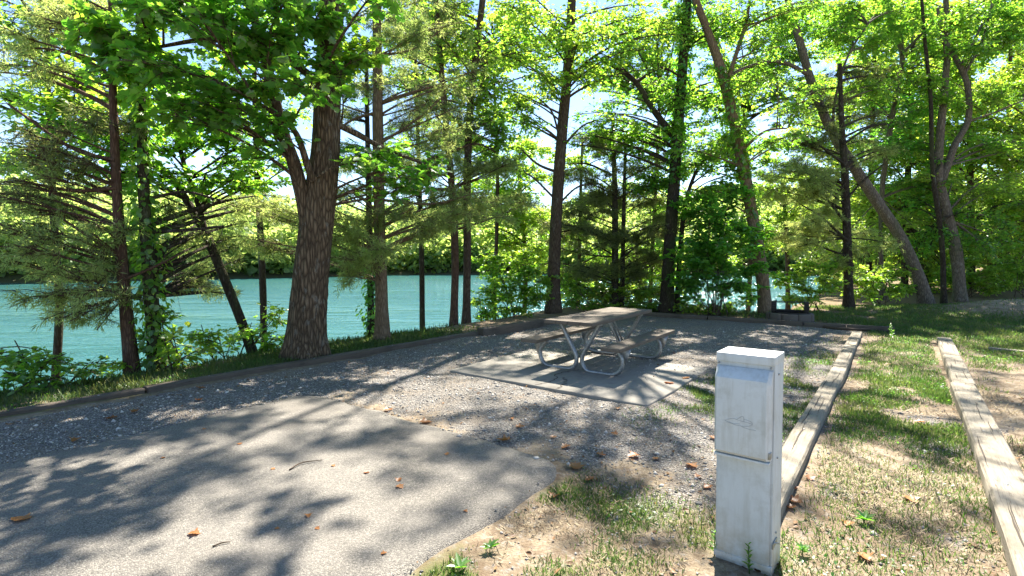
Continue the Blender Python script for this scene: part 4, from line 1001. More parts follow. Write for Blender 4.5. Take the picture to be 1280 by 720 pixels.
# ------------------------------------------------------------------ timbers
def timber(label, a0, b0, a1, b1, w, h, z0, mat, seed, group, pins=2):
    p = np.array(site(a0, b0)); q = np.array(site(a1, b1)); L = float(np.linalg.norm(q - p)); dr = (q - p) / L
    rg = np.random.default_rng(seed)
    nx_ = max(8, int(L / .12)); prof = [(-.5, 0), (-.5, .5), (-.5, .86), (-.43, 1), (-.15, 1), (.15, 1), (.43, 1), (.5, .86), (.5, .5), (.5, 0)]
    k = len(prof); v = []
    for i in range(nx_ + 1):
        x = -L / 2 + L * i / nx_
        for (y, z) in prof:
            e = (vnoise(np.array([x * 2.3 + seed]), np.array([y * 3 + z * 2]))[0] - .5) * .007
            v.append((x + (rg.uniform(-.012, .012) if i in (0, nx_) else 0), y * w + e + .006 * math.sin(x * .9 + seed), z * h + (e * .9 if z > .5 else -.03)))
    f = []
    for i in range(nx_):
        for j in range(k - 1): f.append((i * k + j, (i + 1) * k + j, (i + 1) * k + j + 1, i * k + j + 1))
    m = MB(); m.add(np.array(v), np.array(f)[:, ::-1])
    m.f.append(np.arange(k)[::-1]); m.s.append(np.array([k])); m.f.append(np.arange(k) + nx_ * k); m.s.append(np.array([k]))
    o = m.build('landscape_timber', M[mat], smooth=True); auto_smooth(o, 40)
    c = (p + q) / 2; o.location = (c[0], c[1], z0); o.rotation_euler = (0, 0, math.atan2(dr[1], dr[0]))
    tag(o, label, 'timber', group)
    for t in np.linspace(.12, .88, pins):
        pm = MB(); x = -L / 2 + L * t; pm.tube([(x, .01, h - .01), (x, .01, h + .003)], [.011, .011], 8)
        po = pm.build('spike_head', M['bolt']); po.parent = o
    if mat == 'timber':          # drying splits along the top
        for q_ in range(int(2 + L * 1.1)):
            x0, ln, y0 = rg.uniform(-L / 2 + .1, L / 2 - .9), rg.uniform(.35, .9), rg.uniform(-.36, .36) * w
            xs_ = np.linspace(x0, x0 + ln, 12); yy = y0 + np.cumsum(rg.normal(size=12)) * .0022
            ww = np.sin(np.linspace(0, math.pi, 12)) * rg.uniform(.0025, .0055) + .0004
            zz_ = np.full(12, h + .0045)
            cm = MB(); cm.add(np.concatenate([np.c_[xs_, yy - ww, zz_], np.c_[xs_, yy + ww, zz_]]), np.array([(k_, k_ + 1, 13 + k_, 12 + k_) for k_ in range(11)]))
            co_ = cm.build('split', M['crack']); co_.parent = o
    return o

g1, g2, g3 = 'timbers edging the gravel towards the lake', 'timbers edging the far end of the gravel', 'pale timbers across the grass'
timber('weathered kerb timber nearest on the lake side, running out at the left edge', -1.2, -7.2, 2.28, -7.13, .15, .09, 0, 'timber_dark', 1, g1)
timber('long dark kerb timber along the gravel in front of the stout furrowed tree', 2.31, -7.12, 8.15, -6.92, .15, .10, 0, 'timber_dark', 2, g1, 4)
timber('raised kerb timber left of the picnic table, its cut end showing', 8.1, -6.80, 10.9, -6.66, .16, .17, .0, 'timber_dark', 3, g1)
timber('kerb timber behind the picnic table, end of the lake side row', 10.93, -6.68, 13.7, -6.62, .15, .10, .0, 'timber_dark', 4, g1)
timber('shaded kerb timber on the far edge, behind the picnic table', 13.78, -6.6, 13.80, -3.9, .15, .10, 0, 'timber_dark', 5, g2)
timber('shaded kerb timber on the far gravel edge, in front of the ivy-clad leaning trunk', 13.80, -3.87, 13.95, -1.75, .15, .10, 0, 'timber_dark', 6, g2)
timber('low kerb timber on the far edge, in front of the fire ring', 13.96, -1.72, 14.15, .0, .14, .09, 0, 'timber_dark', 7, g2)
timber('pale timber running from behind the white pedestal, between gravel and grass', 3.3, -.62, 8.6, -.60, .185, .11, -.02, 'timber', 8, g3, 4)
timber('pale timber farther along the gravel edge, its end near the fire ring', 8.63, -.60, 12.9, -.62, .18, .11, -.02, 'timber', 9, g3, 3)
timber('nearest and longest pale timber at the lower right corner', 1.2, .62, 8.28, .70, .23, .13, -.02, 'timber', 10, g3, 5)
timber('short pale timber in the middle of the right row on the grass', 8.31, .71, 10.55, .735, .22, .13, -.02, 'timber', 11, g3)
timber('farthest pale timber of the right row, ending in the grass', 10.58, .735, 12.75, .77, .22, .13, -.02, 'timber', 12, g3)
timber('thin timber lying crosswise in the grass by the soil mound', 12.2, 1.35, 11.5, 3.9, .12, .07, -.01, 'timber', 13, 'timber crossing the grass')

# ------------------------------------------------------------------ picnic table
TA, TX, TY = .9523, 1.387, 7.934
tr = empty('picnic_table', (TX, TY, 0), 'grey plank picnic table on galvanised tube frames, standing on the concrete slab', 'picnic table')
tr.rotation_euler = (0, 0, TA)
TL = 2.18
def planks(name, ys, w, t, z, L, parent=tr, seed=0):
    m = MB(); rg = np.random.default_rng(seed)
    for y in ys:
        m.box((rg.uniform(-.006, .006), y, z + rg.uniform(-.002, .002)), (L, w, t), bevel=.006)
    o = m.build(name, M['plank'], parent); return o
ZT = .04
planks('tabletop', [-.285, -.095, .095, .285], .182, .05, .737, TL, seed=1)
planks('seat', [.635], .27, .05, .432, TL, seed=2); planks('seat', [-.635], .27, .05, .432, TL, seed=3)
def loop(x, sgn):
    p2 = [(.315, .708), (.20, .50), (.075, .285), (.045, .20), (.052, .12), (.095, .055), (.17, .028), (.30, .027), (.46, .027), (.56, .045), (.625, .10), (.655, .185), (.645, .27), (.60, .335), (.555, .40)]
    pts = np.array([(x, sgn * y, z) for y, z in p2]); q, _ = resample(pts, np.ones(len(pts)), 60)
    m = MB(); m.tube(q, .031, 14); o = m.build('tube_leg', M['galv'], tr, smooth=True); auto_smooth(o, 50)
    g = MB()   # plate bracket under the seat
    bm = bmesh.new()
    prof = [(.48, .406), (.775, .406), (.775, .375), (.705, .20), (.66, .20), (.60, .31), (.50, .37)]
    vs = [bm.verts.new((x - .004, sgn * y, z)) for y, z in prof]; f = bm.faces.new(vs)
    r = bmesh.ops.extrude_face_region(bm, geom=[f]); bmesh.ops.translate(bm, vec=(.008, 0, 0), verts=[v for v in r['geom'] if isinstance(v, bmesh.types.BMVert)])
    bmesh.ops.recalc_face_normals(bm, faces=bm.faces); g.bm(bm); g.build('seat_bracket', M['galv'], tr)
for x in (-.74, .74):
    for s in (1, -1): loop(x, s)
    m = MB(); m.box((x, 0, .7), (.045, .70, .02), bevel=.003); m.build('top_bracket', M['galv'], tr)
for s in (1, -1):
    m = MB(); m.tube([(.70, s * .03, .26), (.30, s * .03, .69)], .013, 10); m.build('brace', M['galv'], tr, smooth=True)
for x in (-.74, .74):
    for y, z in [(q, .75) for q in (-.32, -.25, -.13, -.06, .06, .13, .25, .32)] + [(q, .448) for q in (-.70, -.57, .57, .70)]:
        m = MB(); m.tube([(x, y, z), (x, y, z + .009)], [.011, .008], 8); m.build('bolt_head', M['bolt'], tr)

# ------------------------------------------------------------------ utility pedestal
pw, pd, ph = .285, .20, 1.115
p0 = np.array([1.115, 2.765])
dirx = np.array([.775, -.632]); diry = np.array([.632, .775])
pc = p0 + dirx * pw / 2 + diry * pd / 2
pr = empty('utility_pedestal', (float(pc[0]), float(pc[1]), 0), 'white painted metal hook-up pedestal with a flip-up cover, standing by the pale timber', 'utility pedestal')
pr.rotation_euler = (math.radians(.3), math.radians(-.6), math.atan2(dirx[1], dirx[0]))
m = MB(); m.box((0, .004, ph / 2 - .03), (pw, pd - .008, ph + .044), bevel=.004); o = m.build('post_body', M['paint'], pr); auto_smooth(o)
m = MB(); m.box((0, -pd / 2 - .002, .33), (pw - .022, .008, .585), bevel=.002); o = m.build('lower_panel', M['paint'], pr); auto_smooth(o)
m = MB(); m.box((0, -.001, ph + .002), (pw + .004, pd + .010, .046), bevel=.005); o = m.build('cap', M['paint'], pr); auto_smooth(o)
m = MB(); m.box((0, -pd / 2 - .004, .035), (pw + .006, .014, .03), bevel=.002); o = m.build('base_rail', M['paint'], pr); auto_smooth(o)
# the cover: bulging door, sloped hood at the top and tucked-in lower edge
bm = bmesh.new()
w2 = pw / 2 - .005
prof = [(0, .612), (-.048, .614), (-.064, .630), (-.068, .67), (-.068, 1.000), (-.064, 1.020), (-.014, 1.066), (0, 1.07)]
rows = []
for sx, ins in ((-1, 0), (-1, .010), (1, .010), (1, 0)):
    rows.append([bm.verts.new((sx * (w2 - (0 if ins == 0 else .016)), -pd / 2 - .002 + (y if ins else y * .62), z)) for y, z in prof])
for r0, r1 in zip(rows[:-1], rows[1:]):
    for i in range(len(prof) - 1): bm.faces.new((r0[i], r0[i + 1], r1[i + 1], r1[i]))
bm.faces.new(rows[0][::-1]); bm.faces.new(rows[3])
bmesh.ops.recalc_face_normals(bm, faces=bm.faces)
m = MB(); m.bm(bm); cv = m.build('cover', M['paint'], pr); auto_smooth(cv, 32)
m = MB(); m.box((0, -pd / 2 - .030, .602), (pw - .014, .054, .012), bevel=.003); o = m.build('cover_lip', M['paint'], cv); auto_smooth(o)
m = MB(); m.box((w2 - .004, -pd / 2 - .040, .645), (.016, .03, .035), bevel=.003); m.build('latch', M['bolt'], cv)
# faint outline of a leaping fish scratched into the cover
m = MB()
yv = -pd / 2 - .0712
for pts in ([(-.075, .795), (-.04, .812), (.0, .806), (.045, .802), (.058, .795), (.03, .783), (-.02, .780), (-.06, .788), (-.075, .795)], [(-.02, .808), (.012, .832), (.018, .806)], [(.0, .781), (.03, .772), (.075, .770)], [(-.055, .79), (-.03, .786), (.0, .79)], [(.02, .818), (.05, .812), (.06, .80)]):
    q, _ = resample(np.array([(x, yv, z) for x, z in pts]), np.ones(len(pts)), 24); m.tube(q, .0008, 5)
m.build('scratched_emblem', M['scratch'], cv)
for (x, z) in ((-.128, 1.085), (.128, 1.085)):
    m = MB(); m.tube([(x, -pd / 2 - .01, z), (x, -pd / 2 - .017, z)], [.006, .005], 8); m.build('screw_head', M['bolt'], pr)
for z in (.60, .20, 1.04):
    m = MB(); m.tube([(pw / 2 - .001, -.02, z), (pw / 2 + .006, -.02, z)], [.006, .005], 8); m.build('screw_head', M['bolt'], pr)
m = MB(); q, _ = resample(np.array([(pw / 2 + .004, -.08, .17), (pw / 2 + .018, -.06, .165), (pw / 2 + .02, -.03, .15), (pw / 2 + .004, -.01, .14)]), np.ones(4), 14); m.tube(q, .004, 6)
m.box((pw / 2 + .003, -.05, .155), (.006, .09, .03), bevel=.002); m.build('hasp', M['bolt'], pr)

# ------------------------------------------------------------------ fire ring
fx, fy = 6.95, 12.95
fz = hz(fx, fy)
fr = empty('fire_ring', (fx, fy, fz), 'round masonry fire ring with a black iron grate frame, beyond the far kerb', 'fire ring')
def lathe(prof, n=40, seg=None):
    th = np.linspace(0, 2 * math.pi, n, endpoint=False)
    v = np.array([[(r * math.cos(t), r * math.sin(t), z) for r, z in prof] for t in th]); k = len(prof)
    i = np.arange(n)[:, None] * k; j = np.arange(k - 1)[None]; i2 = ((np.arange(n) + 1) % n)[:, None] * k
    return v.reshape(-1, 3), np.stack([i + j, i2 + j, i2 + j + 1, i + j + 1], -1).reshape(-1, 4)
rm = MB()
for k in range(9):     # curved blocks with mortar gaps
    t0 = 2 * math.pi * k / 9 + .2; t1 = t0 + 2 * math.pi / 9 - .035
    bm = bmesh.new(); cs = []
    for t in np.linspace(t0, t1, 6):
        cs.append([bm.verts.new((r * math.cos(t), r * math.sin(t), z)) for r, z in ((.53, -.06), (.54, .0), (.535, .21), (.515, .24), (.44, .24), (.42, .22), (.42, -.06))])
    for c0, c1 in zip(cs[:-1], cs[1:]):
        for i in range(7): bm.faces.new((c0[i], c1[i], c1[(i + 1) % 7], c0[(i + 1) % 7]))
    bm.faces.new(cs[0]); bm.faces.new(cs[-1][::-1]); bmesh.ops.recalc_face_normals(bm, faces=bm.faces); rm.bm(bm)
rm.build('masonry_ring', M['concrete_ring'], fr)
m = MB(); v, f = lathe([(.416, -.05), (.416, .27), (.408, .27), (.408, -.05)]); m.add(v, f); o = m.build('iron_liner', M['iron'], fr, smooth=True); auto_smooth(o)
m = MB(); th = np.linspace(0, 2 * math.pi, 30, endpoint=False); v = [(0, 0, .10)] + [(.40 * math.cos(t), .40 * math.sin(t), .04) for t in th]
m.add(np.array(v), np.array([(0, 1 + i, 1 + (i + 1) % 30) for i in range(30)])); m.build('ash_bed', M['ash'], fr)
fr.rotation_euler = (0, 0, math.radians(-28))
def cheek(x):
    m = MB(); m.box((x, -.02, .385), (.10, .30, .275), bevel=.006)
    for z in (.29, .35, .41, .47): m.box((x, -.176, z), (.104, .012, .014), bevel=.002)
    m.build('grate_cheek', M['iron'], fr)
cheek(-.36); cheek(.36)
m = MB(); m.box((0, .10, .285), (.66, .012, .05), bevel=.003); m.build('back_plate', M['iron'], fr)
m = MB(); m.tube([(-.40, -.15, .53), (-.40, -.15, .30)], .012, 8); m.tube([(-.31, -.16, .22), (-.31, -.16, .57)], .016, 8); m.build('pivot_post', M['iron'], fr)
m = MB()
for k in range(15): m.tube([(-.30 + k * .043, -.15, .505), (-.30 + k * .043, .14, .505)], .005, 6)
for y in (-.15, .14): m.tube([(-.32, y, .505), (.32, y, .505)], .008, 6)
m.build('grill_grate', M['iron'], fr)

# dark soil edge by the far kerb, modelled as a dead branch
def stick(name, label, cat, pts, r, mat='stick', k=18, side=()):
    P = np.array(pts, float); q, rr = resample(P, np.linspace(r, r * .5, len(P)), k)
    m = MB(); m.tube(q, rr, 7, ridge=knobbly(.25, r * 100))
    for (i, v) in side: m.tube([q[i], q[i] + np.array(v)], [rr[i] * .6, rr[i] * .25], 5)
    o = m.build(name, M[mat], smooth=True)
    return tag(o, label, cat)
def on(px, py, dz=0.0):
    p = G(px, py); return (p[0], p[1], hz(p[0], p[1]) + dz)
stick('soil_edge', 'curved dark soil edge between the fire ring and the grass, shaped as a branch', 'soil edge', [on(1012, 404, .03), on(1030, 409, .03), on(1055, 412.5, .035), on(1085, 412.5, .035), on(1112, 409.5, .03)], .045, side=((9, (.15, .25, .05)),))
stick('fallen_twig', 'dark bent twig lying on the asphalt, middle of the pad', 'twig', [(*G(362, 594)[:2], .043), (*G(378, 586)[:2], .050), (*G(403, 581.5)[:2], .042)], .006, k=10)
stick('fallen_twig', 'short brown twig on the asphalt near the bottom edge', 'twig', [(*G(266, 692)[:2], .041), (*G(278, 688)[:2], .045), (*G(288, 686)[:2], .041)], .005, k=8)

# ------------------------------------------------------------------ fallen leaves, one by one
def dry_leaf(px, py, size, label, group, tone, curl=.4, seed=0, name='fallen_leaf', z=None):
    rg = np.random.default_rng(seed); p = G(px, py)
    a, b = ab(p[0], p[1])
    zz = z if z is not None else hz(p[0], p[1]) + .012
    out = [(0, -.03), (.10, -.03), (.14, -.30), (.32, -.22), (.48, -.52), (.58, -.24), (.82, -.20), (1, 0), (.80, .22), (.60, .26), (.46, .55), (.30, .24), (.12, .32), (.10, .03), (0, .03)]
    bm = bmesh.new(); mid = [bm.verts.new((x, 0, 0)) for x in (.1, .35, .6, .85)]
    vs = [bm.verts.new((x, y, 0)) for x, y in out]; bm.faces.new(vs); bm.verts.ensure_lookup_table()
    bmesh.ops.delete(bm, geom=mid, context='VERTS')
    bmesh.ops.triangulate(bm, faces=bm.faces); bmesh.ops.subdivide_edges(bm, edges=bm.edges, cuts=1, use_grid_fill=True)
    c1, c2 = rg.uniform(.2, .9) * curl, rg.uniform(-.5, .6) * curl
    for v in bm.verts:
        x, y = v.co.x - .5, v.co.y
        v.co.z = c1 * abs(y) ** 1.4 * 1.1 + c2 * x * x * 1.2 + rg.uniform(-.02, .02); v.co.x -= .5
    zmin = min(v.co.z for v in bm.verts)
    for v in bm.verts: v.co.z -= zmin
    me = bpy.data.meshes.new(name); bm.to_mesh(me); bm.free()
    at = me.attributes.new('tone', 'FLOAT', 'POINT'); at.data.foreach_set('value', np.full(len(me.vertices), tone, np.float32))
    me.materials.append(M['dry_leaf'])
    o = bpy.data.objects.new(name, me); COL.objects.link(o)
    o.location = (float(p[0]), float(p[1]), zz); o.scale = (size,) * 3
    o.rotation_euler = (rg.uniform(-.15, .15), rg.uniform(-.15, .15), rg.uniform(0, 6.28))
    me.polygons.foreach_set('use_smooth', np.ones(len(me.polygons), bool))
    return tag(o, label, 'leaf', group)
GA, GG, GS = 'leaves fallen on the asphalt', 'leaves fallen on the gravel', 'leaves fallen on the soil and grass'
dry_leaf(27, 656, .125, 'large tan curled leaf on the asphalt, nearest the left edge', GA, .85, .5, 1, z=.037)
dry_leaf(243, 675, .075, 'small cupped orange leaf standing up on the near asphalt', GA, .45, 1.3, 2, z=.037)
dry_leaf(500, 615, .07, 'tan leaf on the middle of the asphalt, one of two touching', GA, .6, .8, 3, z=.037)
dry_leaf(499, 606, .06, 'darker leaf on the middle of the asphalt, touching a tan one', GA, .2, .8, 4, z=.037)
dry_leaf(630, 552, .14, 'large curled orange leaf at the corner of the asphalt', GG, .7, .9, 5)
dry_leaf(532, 528, .13, 'rusty leaf on the gravel just beyond the far edge of the asphalt', GG, .4, .6, 6)
dry_leaf(485, 513, .11, 'orange leaf in the gravel notch left of the asphalt corner', GG, .5, .6, 7)
dry_leaf(720, 586, .14, 'bright orange leaf on the gravel just right of the asphalt', GG, .6, .8, 8)
dry_leaf(864, 584, .12, 'orange leaf on the shaded gravel left of the white pedestal', GG, .5, .5, 9)
dry_leaf(792, 572, .12, 'rusty flat leaf on the gravel between the asphalt and the white pedestal', GG, .35, .5, 10)
dry_leaf(836, 481, .15, 'dark red leaf lying on the concrete slab', 'leaves fallen on the slab', .05, .7, 11, z=.027)
dry_leaf(857, 475, .12, 'pale tan leaf lying on the right corner of the concrete slab', 'leaves fallen on the slab', .9, .5, 12, z=.027)
dry_leaf(1138, 628, .12, 'tan leaf on the bare soil between the two pale timbers', GS, .9, .5, 13)
dry_leaf(692, 624, .09, 'red-brown leaf at the ragged right edge of the asphalt', GS, .25, .8, 14)
rg = np.random.default_rng(15)
for (px, py) in ((250, 489), (170, 516), (93, 552), (183, 494), (138, 523), (247, 502)):
    dry_leaf(px + rg.uniform(-2, 2), py, rg.uniform(.08, .13), 'orange-brown leaf on the gravel strip beside the dark kerb timber at left', GG + ' by the lake kerb', rg.uniform(.1, .8), .7, int(px))
for (px, py) in ((707, 560), (770, 512), (649, 535), (820, 575), (752, 570), (885, 611), (874, 598), (768, 545), (690, 548), (640, 525), (893, 550), (735, 600)):
    dry_leaf(px + rg.uniform(-2, 2), py, rg.uniform(.06, .11), 'small rusty leaf scattered on the gravel between slab and pedestal', GG + ' in the middle', rg.uniform(.1, .8), .7, int(px * 3))
for (px, py) in ((340, 592), (415, 588), (384, 652), (398, 668), (460, 597), (300, 560), (205, 578), (583, 646), (480, 700), (345, 668), (255, 541), (560, 573)):
    dry_leaf(px + rg.uniform(-2, 2), py, rg.uniform(.03, .055), 'tiny brown leaf fragment scattered over the asphalt', GA + ', tiny', rg.uniform(.1, .9), .7, int(px * 5), z=.037)
for (px, py) in ((985, 635), (978, 620), (994, 628), (1012, 600), (990, 612)):
    dry_leaf(px, py, rg.uniform(.07, .11), 'rusty leaf heaped against the pale timber behind the pedestal', GS + ' by the pedestal', rg.uniform(.05, .5), .9, int(px * 7))
for (px, py) in ((1030, 495), (1050, 470), (1240, 530), (1265, 575), (1275, 560), (1080, 700), (1150, 530), (1110, 455), (1060, 655)):
    dry_leaf(px, py, rg.uniform(.06, .11), 'brown leaf in the dry grass around the pale timbers', GS + ' around the timbers', rg.uniform(.2, .9), .7, int(px * 11))

# ------------------------------------------------------------------ weeds
def weed(label, px, py, blades, L, seed, tall=.0, name='weed'):
    rg = np.random.default_rng(seed); p = G(px, py); z0 = hz(p[0], p[1])
    lv = Leaves(); n = int(blades * 1.6)
    an = np.arange(n) * 2.4 + rg.uniform(0, 6); hh = np.linspace(.02, max(.03, tall), n)
    el = rg.uniform(.25, .7, n)
    T = np.stack([np.cos(an) * np.cos(el), np.sin(an) * np.cos(el), np.sin(el)], 1)
    Nn = unit(np.stack([-np.cos(an) * np.sin(el), -np.sin(an) * np.sin(el), np.cos(el)], 1) + rg.normal(size=(n, 3)) * .15)
    lean = rg.uniform(-.15, .15, 2)
    P = np.stack([p[0] + hh * lean[0], p[1] + hh * lean[1], z0 + hh], 1)
    root = empty(name, (float(p[0]), float(p[1]), z0), label, 'weed', 'weeds near the camera')
    lv.add(P, T, Nn, L * .8 * rg.uniform(.45, 1.2, n) * (1 if not tall else np.linspace(1, .6, n)), .42, rg.uniform(.35, .75, n))
    keep(lv.build('foliage', 'ovate', M['leaf_dark']), root)
    m = MB(); m.tube([(p[0], p[1], z0 - .02), (p[0] + hh[-1] * lean[0], p[1] + hh[-1] * lean[1], z0 + hh[-1])], [.004, .002], 5); keep(m.build('stem', M['grass']), root)
weed('broad-leaved rosette weed beside the near asphalt edge', 612, 690, 9, .075, 1)
weed('large-leaved weed at the bottom edge, cut by the frame', 575, 716, 7, .09, 2)
weed('leafy upright weed at the left foot of the white pedestal', 893, 694, 14, .075, 3, .14)
weed('narrow upright weed in front of the white pedestal', 937, 716, 16, .05, 4, .15)
weed('spreading weed on the bare soil between the timbers', 1080, 652, 12, .09, 7)
weed('broad weed beside the shaded pale timber behind the pedestal', 1003, 694, 12, .085, 10, .05)
weed('tall wild sprig on the grass beyond the timbers', 1115, 425, 14, .10, 11, .28)

# ------------------------------------------------------------------ uncountable ground cover
rg = np.random.default_rng(50)
def scatter(n, xr, yr, wfun, near=2.0, slab=False):
    x = rg.uniform(*xr, n); y = rg.uniform(*yr, n)
    w = wfun(x, y) * np.clip((near / np.hypot(x, y)) ** 1.0 * 3.2, .12, 1)
    a, b = ab(x, y)
    ok = rg.random(n) < w
    spill = .10 + (.22 * rg.random(n) ** 2.2 * vnoise(x * 4, y * 4) if slab else -.10)
    ok &= ~((a > -9) & (a < 3.56 - spill) & (b > -5.66 + spill) & (b < -1.90 - spill)) & ~((a > 5.34) & (a < 7.74) & (b > -5.12) & (b < -2.11) & ((rg.random(n) > .55 * sstep(6.3, 7.6, a + fbm(x * 3, y * 3, 3) * .8 - .4)) | (not slab)))
    ok &= ~((np.abs(b + .61) < .11) & (a > 3.3) & (a < 12.9)) & ~((np.abs(b - .69) < .125) & (a > 1) & (a < 12.8)) & ~((np.abs(b + 7.0 - (a - 2) * .025) < .10) & (a < 9))
    ok &= np.abs(x) < y * 1.05 + 1
    return x[ok], y[ok]
def blades(name, areas, wf, L0, mat, tone, lay=.5, wid=.075, near=2.0):
    q = [scatter(n, xr, yr, wf, near) for n, xr, yr in areas]
    x, y = np.concatenate([t[0] for t in q]), np.concatenate([t[1] for t in q]); k = len(x); z = hgt(x, y)
    dist = np.hypot(x, y)
    an = rg.uniform(0, 6.28, k); el = np.clip(rg.normal(1.05 - lay, .35, k), .08, 1.5)
    T = np.stack([np.cos(an) * np.cos(el), np.sin(an) * np.cos(el), np.sin(el)], 1)
    Nn = np.stack([np.cos(an) * np.sin(el), np.sin(an) * np.sin(el), -np.cos(el)], 1) * -1
    lv = Leaves(); L = L0 * rg.uniform(.5, 1.3, k) * (1 + .055 * np.maximum(0, dist - 3))
    tn = np.clip(tone + (fbm(x * 2, y * 2, 3) - .5) * 1.2 + rg.normal(size=k) * .15, 0, 1)
    lv.add(np.stack([x, y, z - .004], 1), T, Nn, L, wid * (1 + dist * .07), tn)
    o = lv.build(name, 'blade', M[mat]); tag(o, kind='stuff'); return o
blades('grass', [(420000, (-1, 6), (1.6, 7)), (900000, (-9, 17), (4, 17))], grass_w, .036, 'grass', .22, .42, .085)
def straw_w(x, y):
    a, b = ab(x, y)
    s = np.maximum(sstep(-.5, -.3, b), sstep(3.9, 3.0, a) * sstep(-2.0, -1.8, b)) * (1 - gravel_w(x, y) * .8) * sstep(14.5, 13, a)
    return s * (.03 + .5 * sstep(.48, .66, fbm(x * 1.6, y * 1.6 + 8, 3)))
blades('dry_grass', [(160000, (-1, 6), (1.6, 7)), (240000, (-1, 16), (1.6, 14))], straw_w, .05, 'straw', .5, .85, .05)
def bank_w(x, y):
    a, b = ab(x, y)
    return sstep(-7.15, -7.5, b) * sstep(-10.5, -8.8, b) * sstep(9.5, 7, a) * .9 + sstep(14.6, 15.2, a) * sstep(17.4, 16.2, a) * sstep(-6.5, -5.5, b) * .6
blades('bank_grass', [(160000, (-10, 9), (3, 19))], bank_w, .07, 'grass', .4, .35, .05, 4.0)
# clover and other small broad leaves in the turf
x, y = scatter(420000, (-9, 16), (1.7, 15), lambda x, y: grass_w(x, y) * sstep(.50, .66, fbm(x * 2.6 + 33, y * 2.6, 3)), 2.2); k = len(x); z = hgt(x, y)
T = unit(np.c_[rg.normal(size=(k, 2)), rg.uniform(-.1, .5, k)]); Nn = unit(np.c_[rg.normal(size=(k, 2)) * .4, np.ones(k)])
lv = Leaves(); lv.add(np.stack([x, y, z + rg.uniform(.005, .035, k)], 1), T, Nn, rg.uniform(.010, .026, k), .75, np.clip(rg.normal(.3, .2, k), 0, 1))
tag(lv.build('ground_cover', 'ovate', M['leaf_dark']), kind='stuff')
# loose stones
def lie(x, y):
    a, b = ab(x, y)
    h0 = np.where((a > -9) & (a < 3.50) & (b > -5.60) & (b < -1.95), .036, hgt(x, y))
    return np.where((a > 5.34) & (a < 7.74) & (b > -5.12) & (b < -2.11), .024, h0)
x, y = scatter(130000, (-7.5, 9), (1.9, 12), lambda x, y: np.clip(gravel_w(x, y) + .12 * (ab(x, y)[1] > -2), 0, 1), 1.9, True)
k = len(x); z = lie(x, y)
oc = np.array([[1, 0, 0], [-1, 0, 0], [0, 1, 0], [0, -1, 0], [0, 0, 1], [0, 0, -1.]])
of = np.array([[0, 2, 4], [2, 1, 4], [1, 3, 4], [3, 0, 4], [2, 0, 5], [1, 2, 5], [3, 1, 5], [0, 3, 5]])
sc = np.where(rg.random((k, 1, 1)) < .035, rg.uniform(.014, .028, (k, 1, 1)), rg.uniform(.004, .0125, (k, 1, 1))) * rg.uniform(.6, 1.3, (k, 1, 3)) * np.array([1, 1, .7])
v = oc[None] * sc * rg.uniform(.75, 1.25, (k, 6, 1)); an = rg.uniform(0, 6.28, k); c, s = np.cos(an)[:, None], np.sin(an)[:, None]
v = np.stack([v[..., 0] * c - v[..., 1] * s, v[..., 0] * s + v[..., 1] * c, v[..., 2]], -1) + np.stack([x, y, z + .002], 1)[:, None]
st = mesh_np('gravel', v.reshape(-1, 3), (of[None] + np.arange(k)[:, None, None] * 6).reshape(-1, 3), np.full(k * 8, 3), M['stones'])
tag(st, kind='stuff')
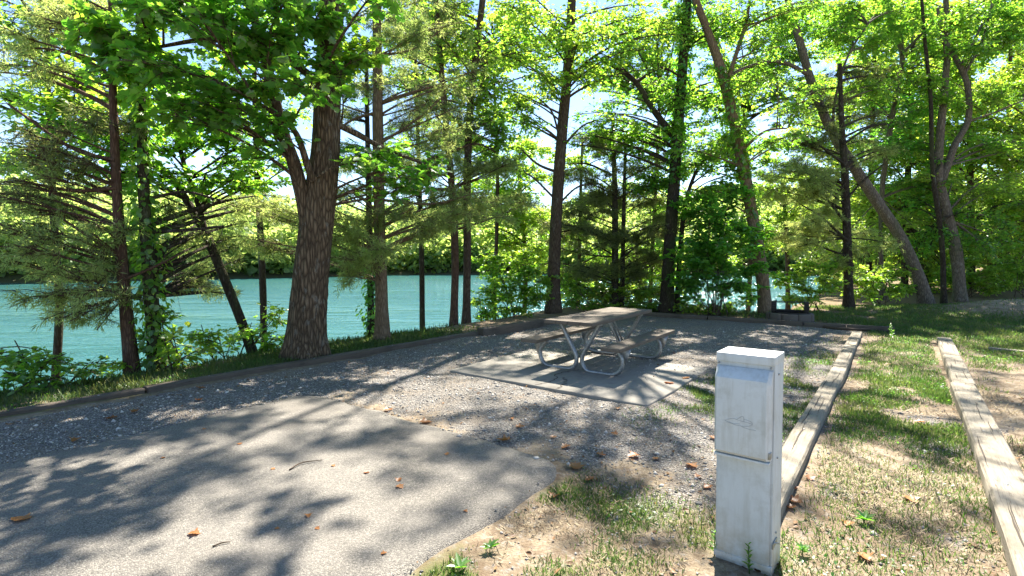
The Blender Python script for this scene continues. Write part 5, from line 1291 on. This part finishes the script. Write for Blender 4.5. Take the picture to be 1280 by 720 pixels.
# small leaf litter
def lit_w(x, y):
    a, b = ab(x, y)
    w = .10 + .9 * (sstep(-6.2, -6.9, b) * sstep(-8.6, -7.2, b)) * sstep(14, 8, a) * .5 + sstep(13.9, 14.3, a) * .9 * (b < 1) + .12 * (b > -2)
    return np.clip(w, 0, 1) * (.25 + .75 * sstep(.45, .6, fbm(x * 1.5 + 70, y * 1.5, 3)))
x, y = scatter(70000, (-8, 14), (1.8, 17), lit_w, 3.5, True); k = len(x); z = lie(x, y)
T = unit(np.c_[rg.normal(size=(k, 2)), rg.normal(size=k) * .15]); Nn = unit(np.c_[rg.normal(size=(k, 2)) * .35, np.ones(k)])
lv = Leaves(); lv.add(np.stack([x, y, z + .012], 1), T, Nn, rg.uniform(.012, .048, k), .6, np.clip(rg.normal(.45, .25, k), 0, 1))
tag(lv.build('leaf_litter', 'ovate', M['litter']), kind='stuff')

# ------------------------------------------------------------------ light, sky, camera
world = bpy.data.worlds.new('World'); SC.world = world; world.use_nodes = True
nt = world.node_tree; bg = nt.nodes['Background']; sky = nt.nodes.new('ShaderNodeTexSky')
sky.sky_type = 'NISHITA'; sky.sun_disc = False; sky.sun_elevation = SUNEL; sky.sun_rotation = SUNAZ; sky.air_density = 1.0; sky.dust_density = .1; sky.ozone_density = 2.0; sky.altitude = 600
nt.links.new(sky.outputs[0], bg.inputs[0]); bg.inputs[1].default_value = .061
sl = bpy.data.lights.new('sun', 'SUN'); sl.energy = 4.6; sl.angle = math.radians(.53); sl.color = (1, .93, .82)
so = bpy.data.objects.new('sun', sl); COL.objects.link(so)
sv = Vector((math.sin(SUNAZ) * math.cos(SUNEL), math.cos(SUNAZ) * math.cos(SUNEL), math.sin(SUNEL)))
so.rotation_euler = sv.to_track_quat('Z', 'Y').to_euler(); so.location = (0, 0, 30)

cam = bpy.data.cameras.new('camera'); co = bpy.data.objects.new('camera', cam); COL.objects.link(co)
cam.sensor_width = 36; cam.lens = 36 * F / 1280; cam.clip_start = .05; cam.clip_end = 5000
co.location = (0, 0, H); co.rotation_euler = (math.pi / 2 - PITCH, 0, 0)
SC.camera = co

vs = SC.view_settings
vs.view_transform = 'Standard'; vs.look = 'None'; vs.gamma = 1; vs.use_curve_mapping = False; vs.exposure = 2.35
SC.render.engine = 'CYCLES'
cy = SC.cycles
cy.use_denoising = True; cy.denoiser = 'OPENIMAGEDENOISE'
cy.max_bounces = 12; cy.diffuse_bounces = 9; cy.transmission_bounces = 10; cy.glossy_bounces = 3; cy.transparent_max_bounces = 4
cy.use_adaptive_sampling = False
cy.sample_clamp_indirect = 6
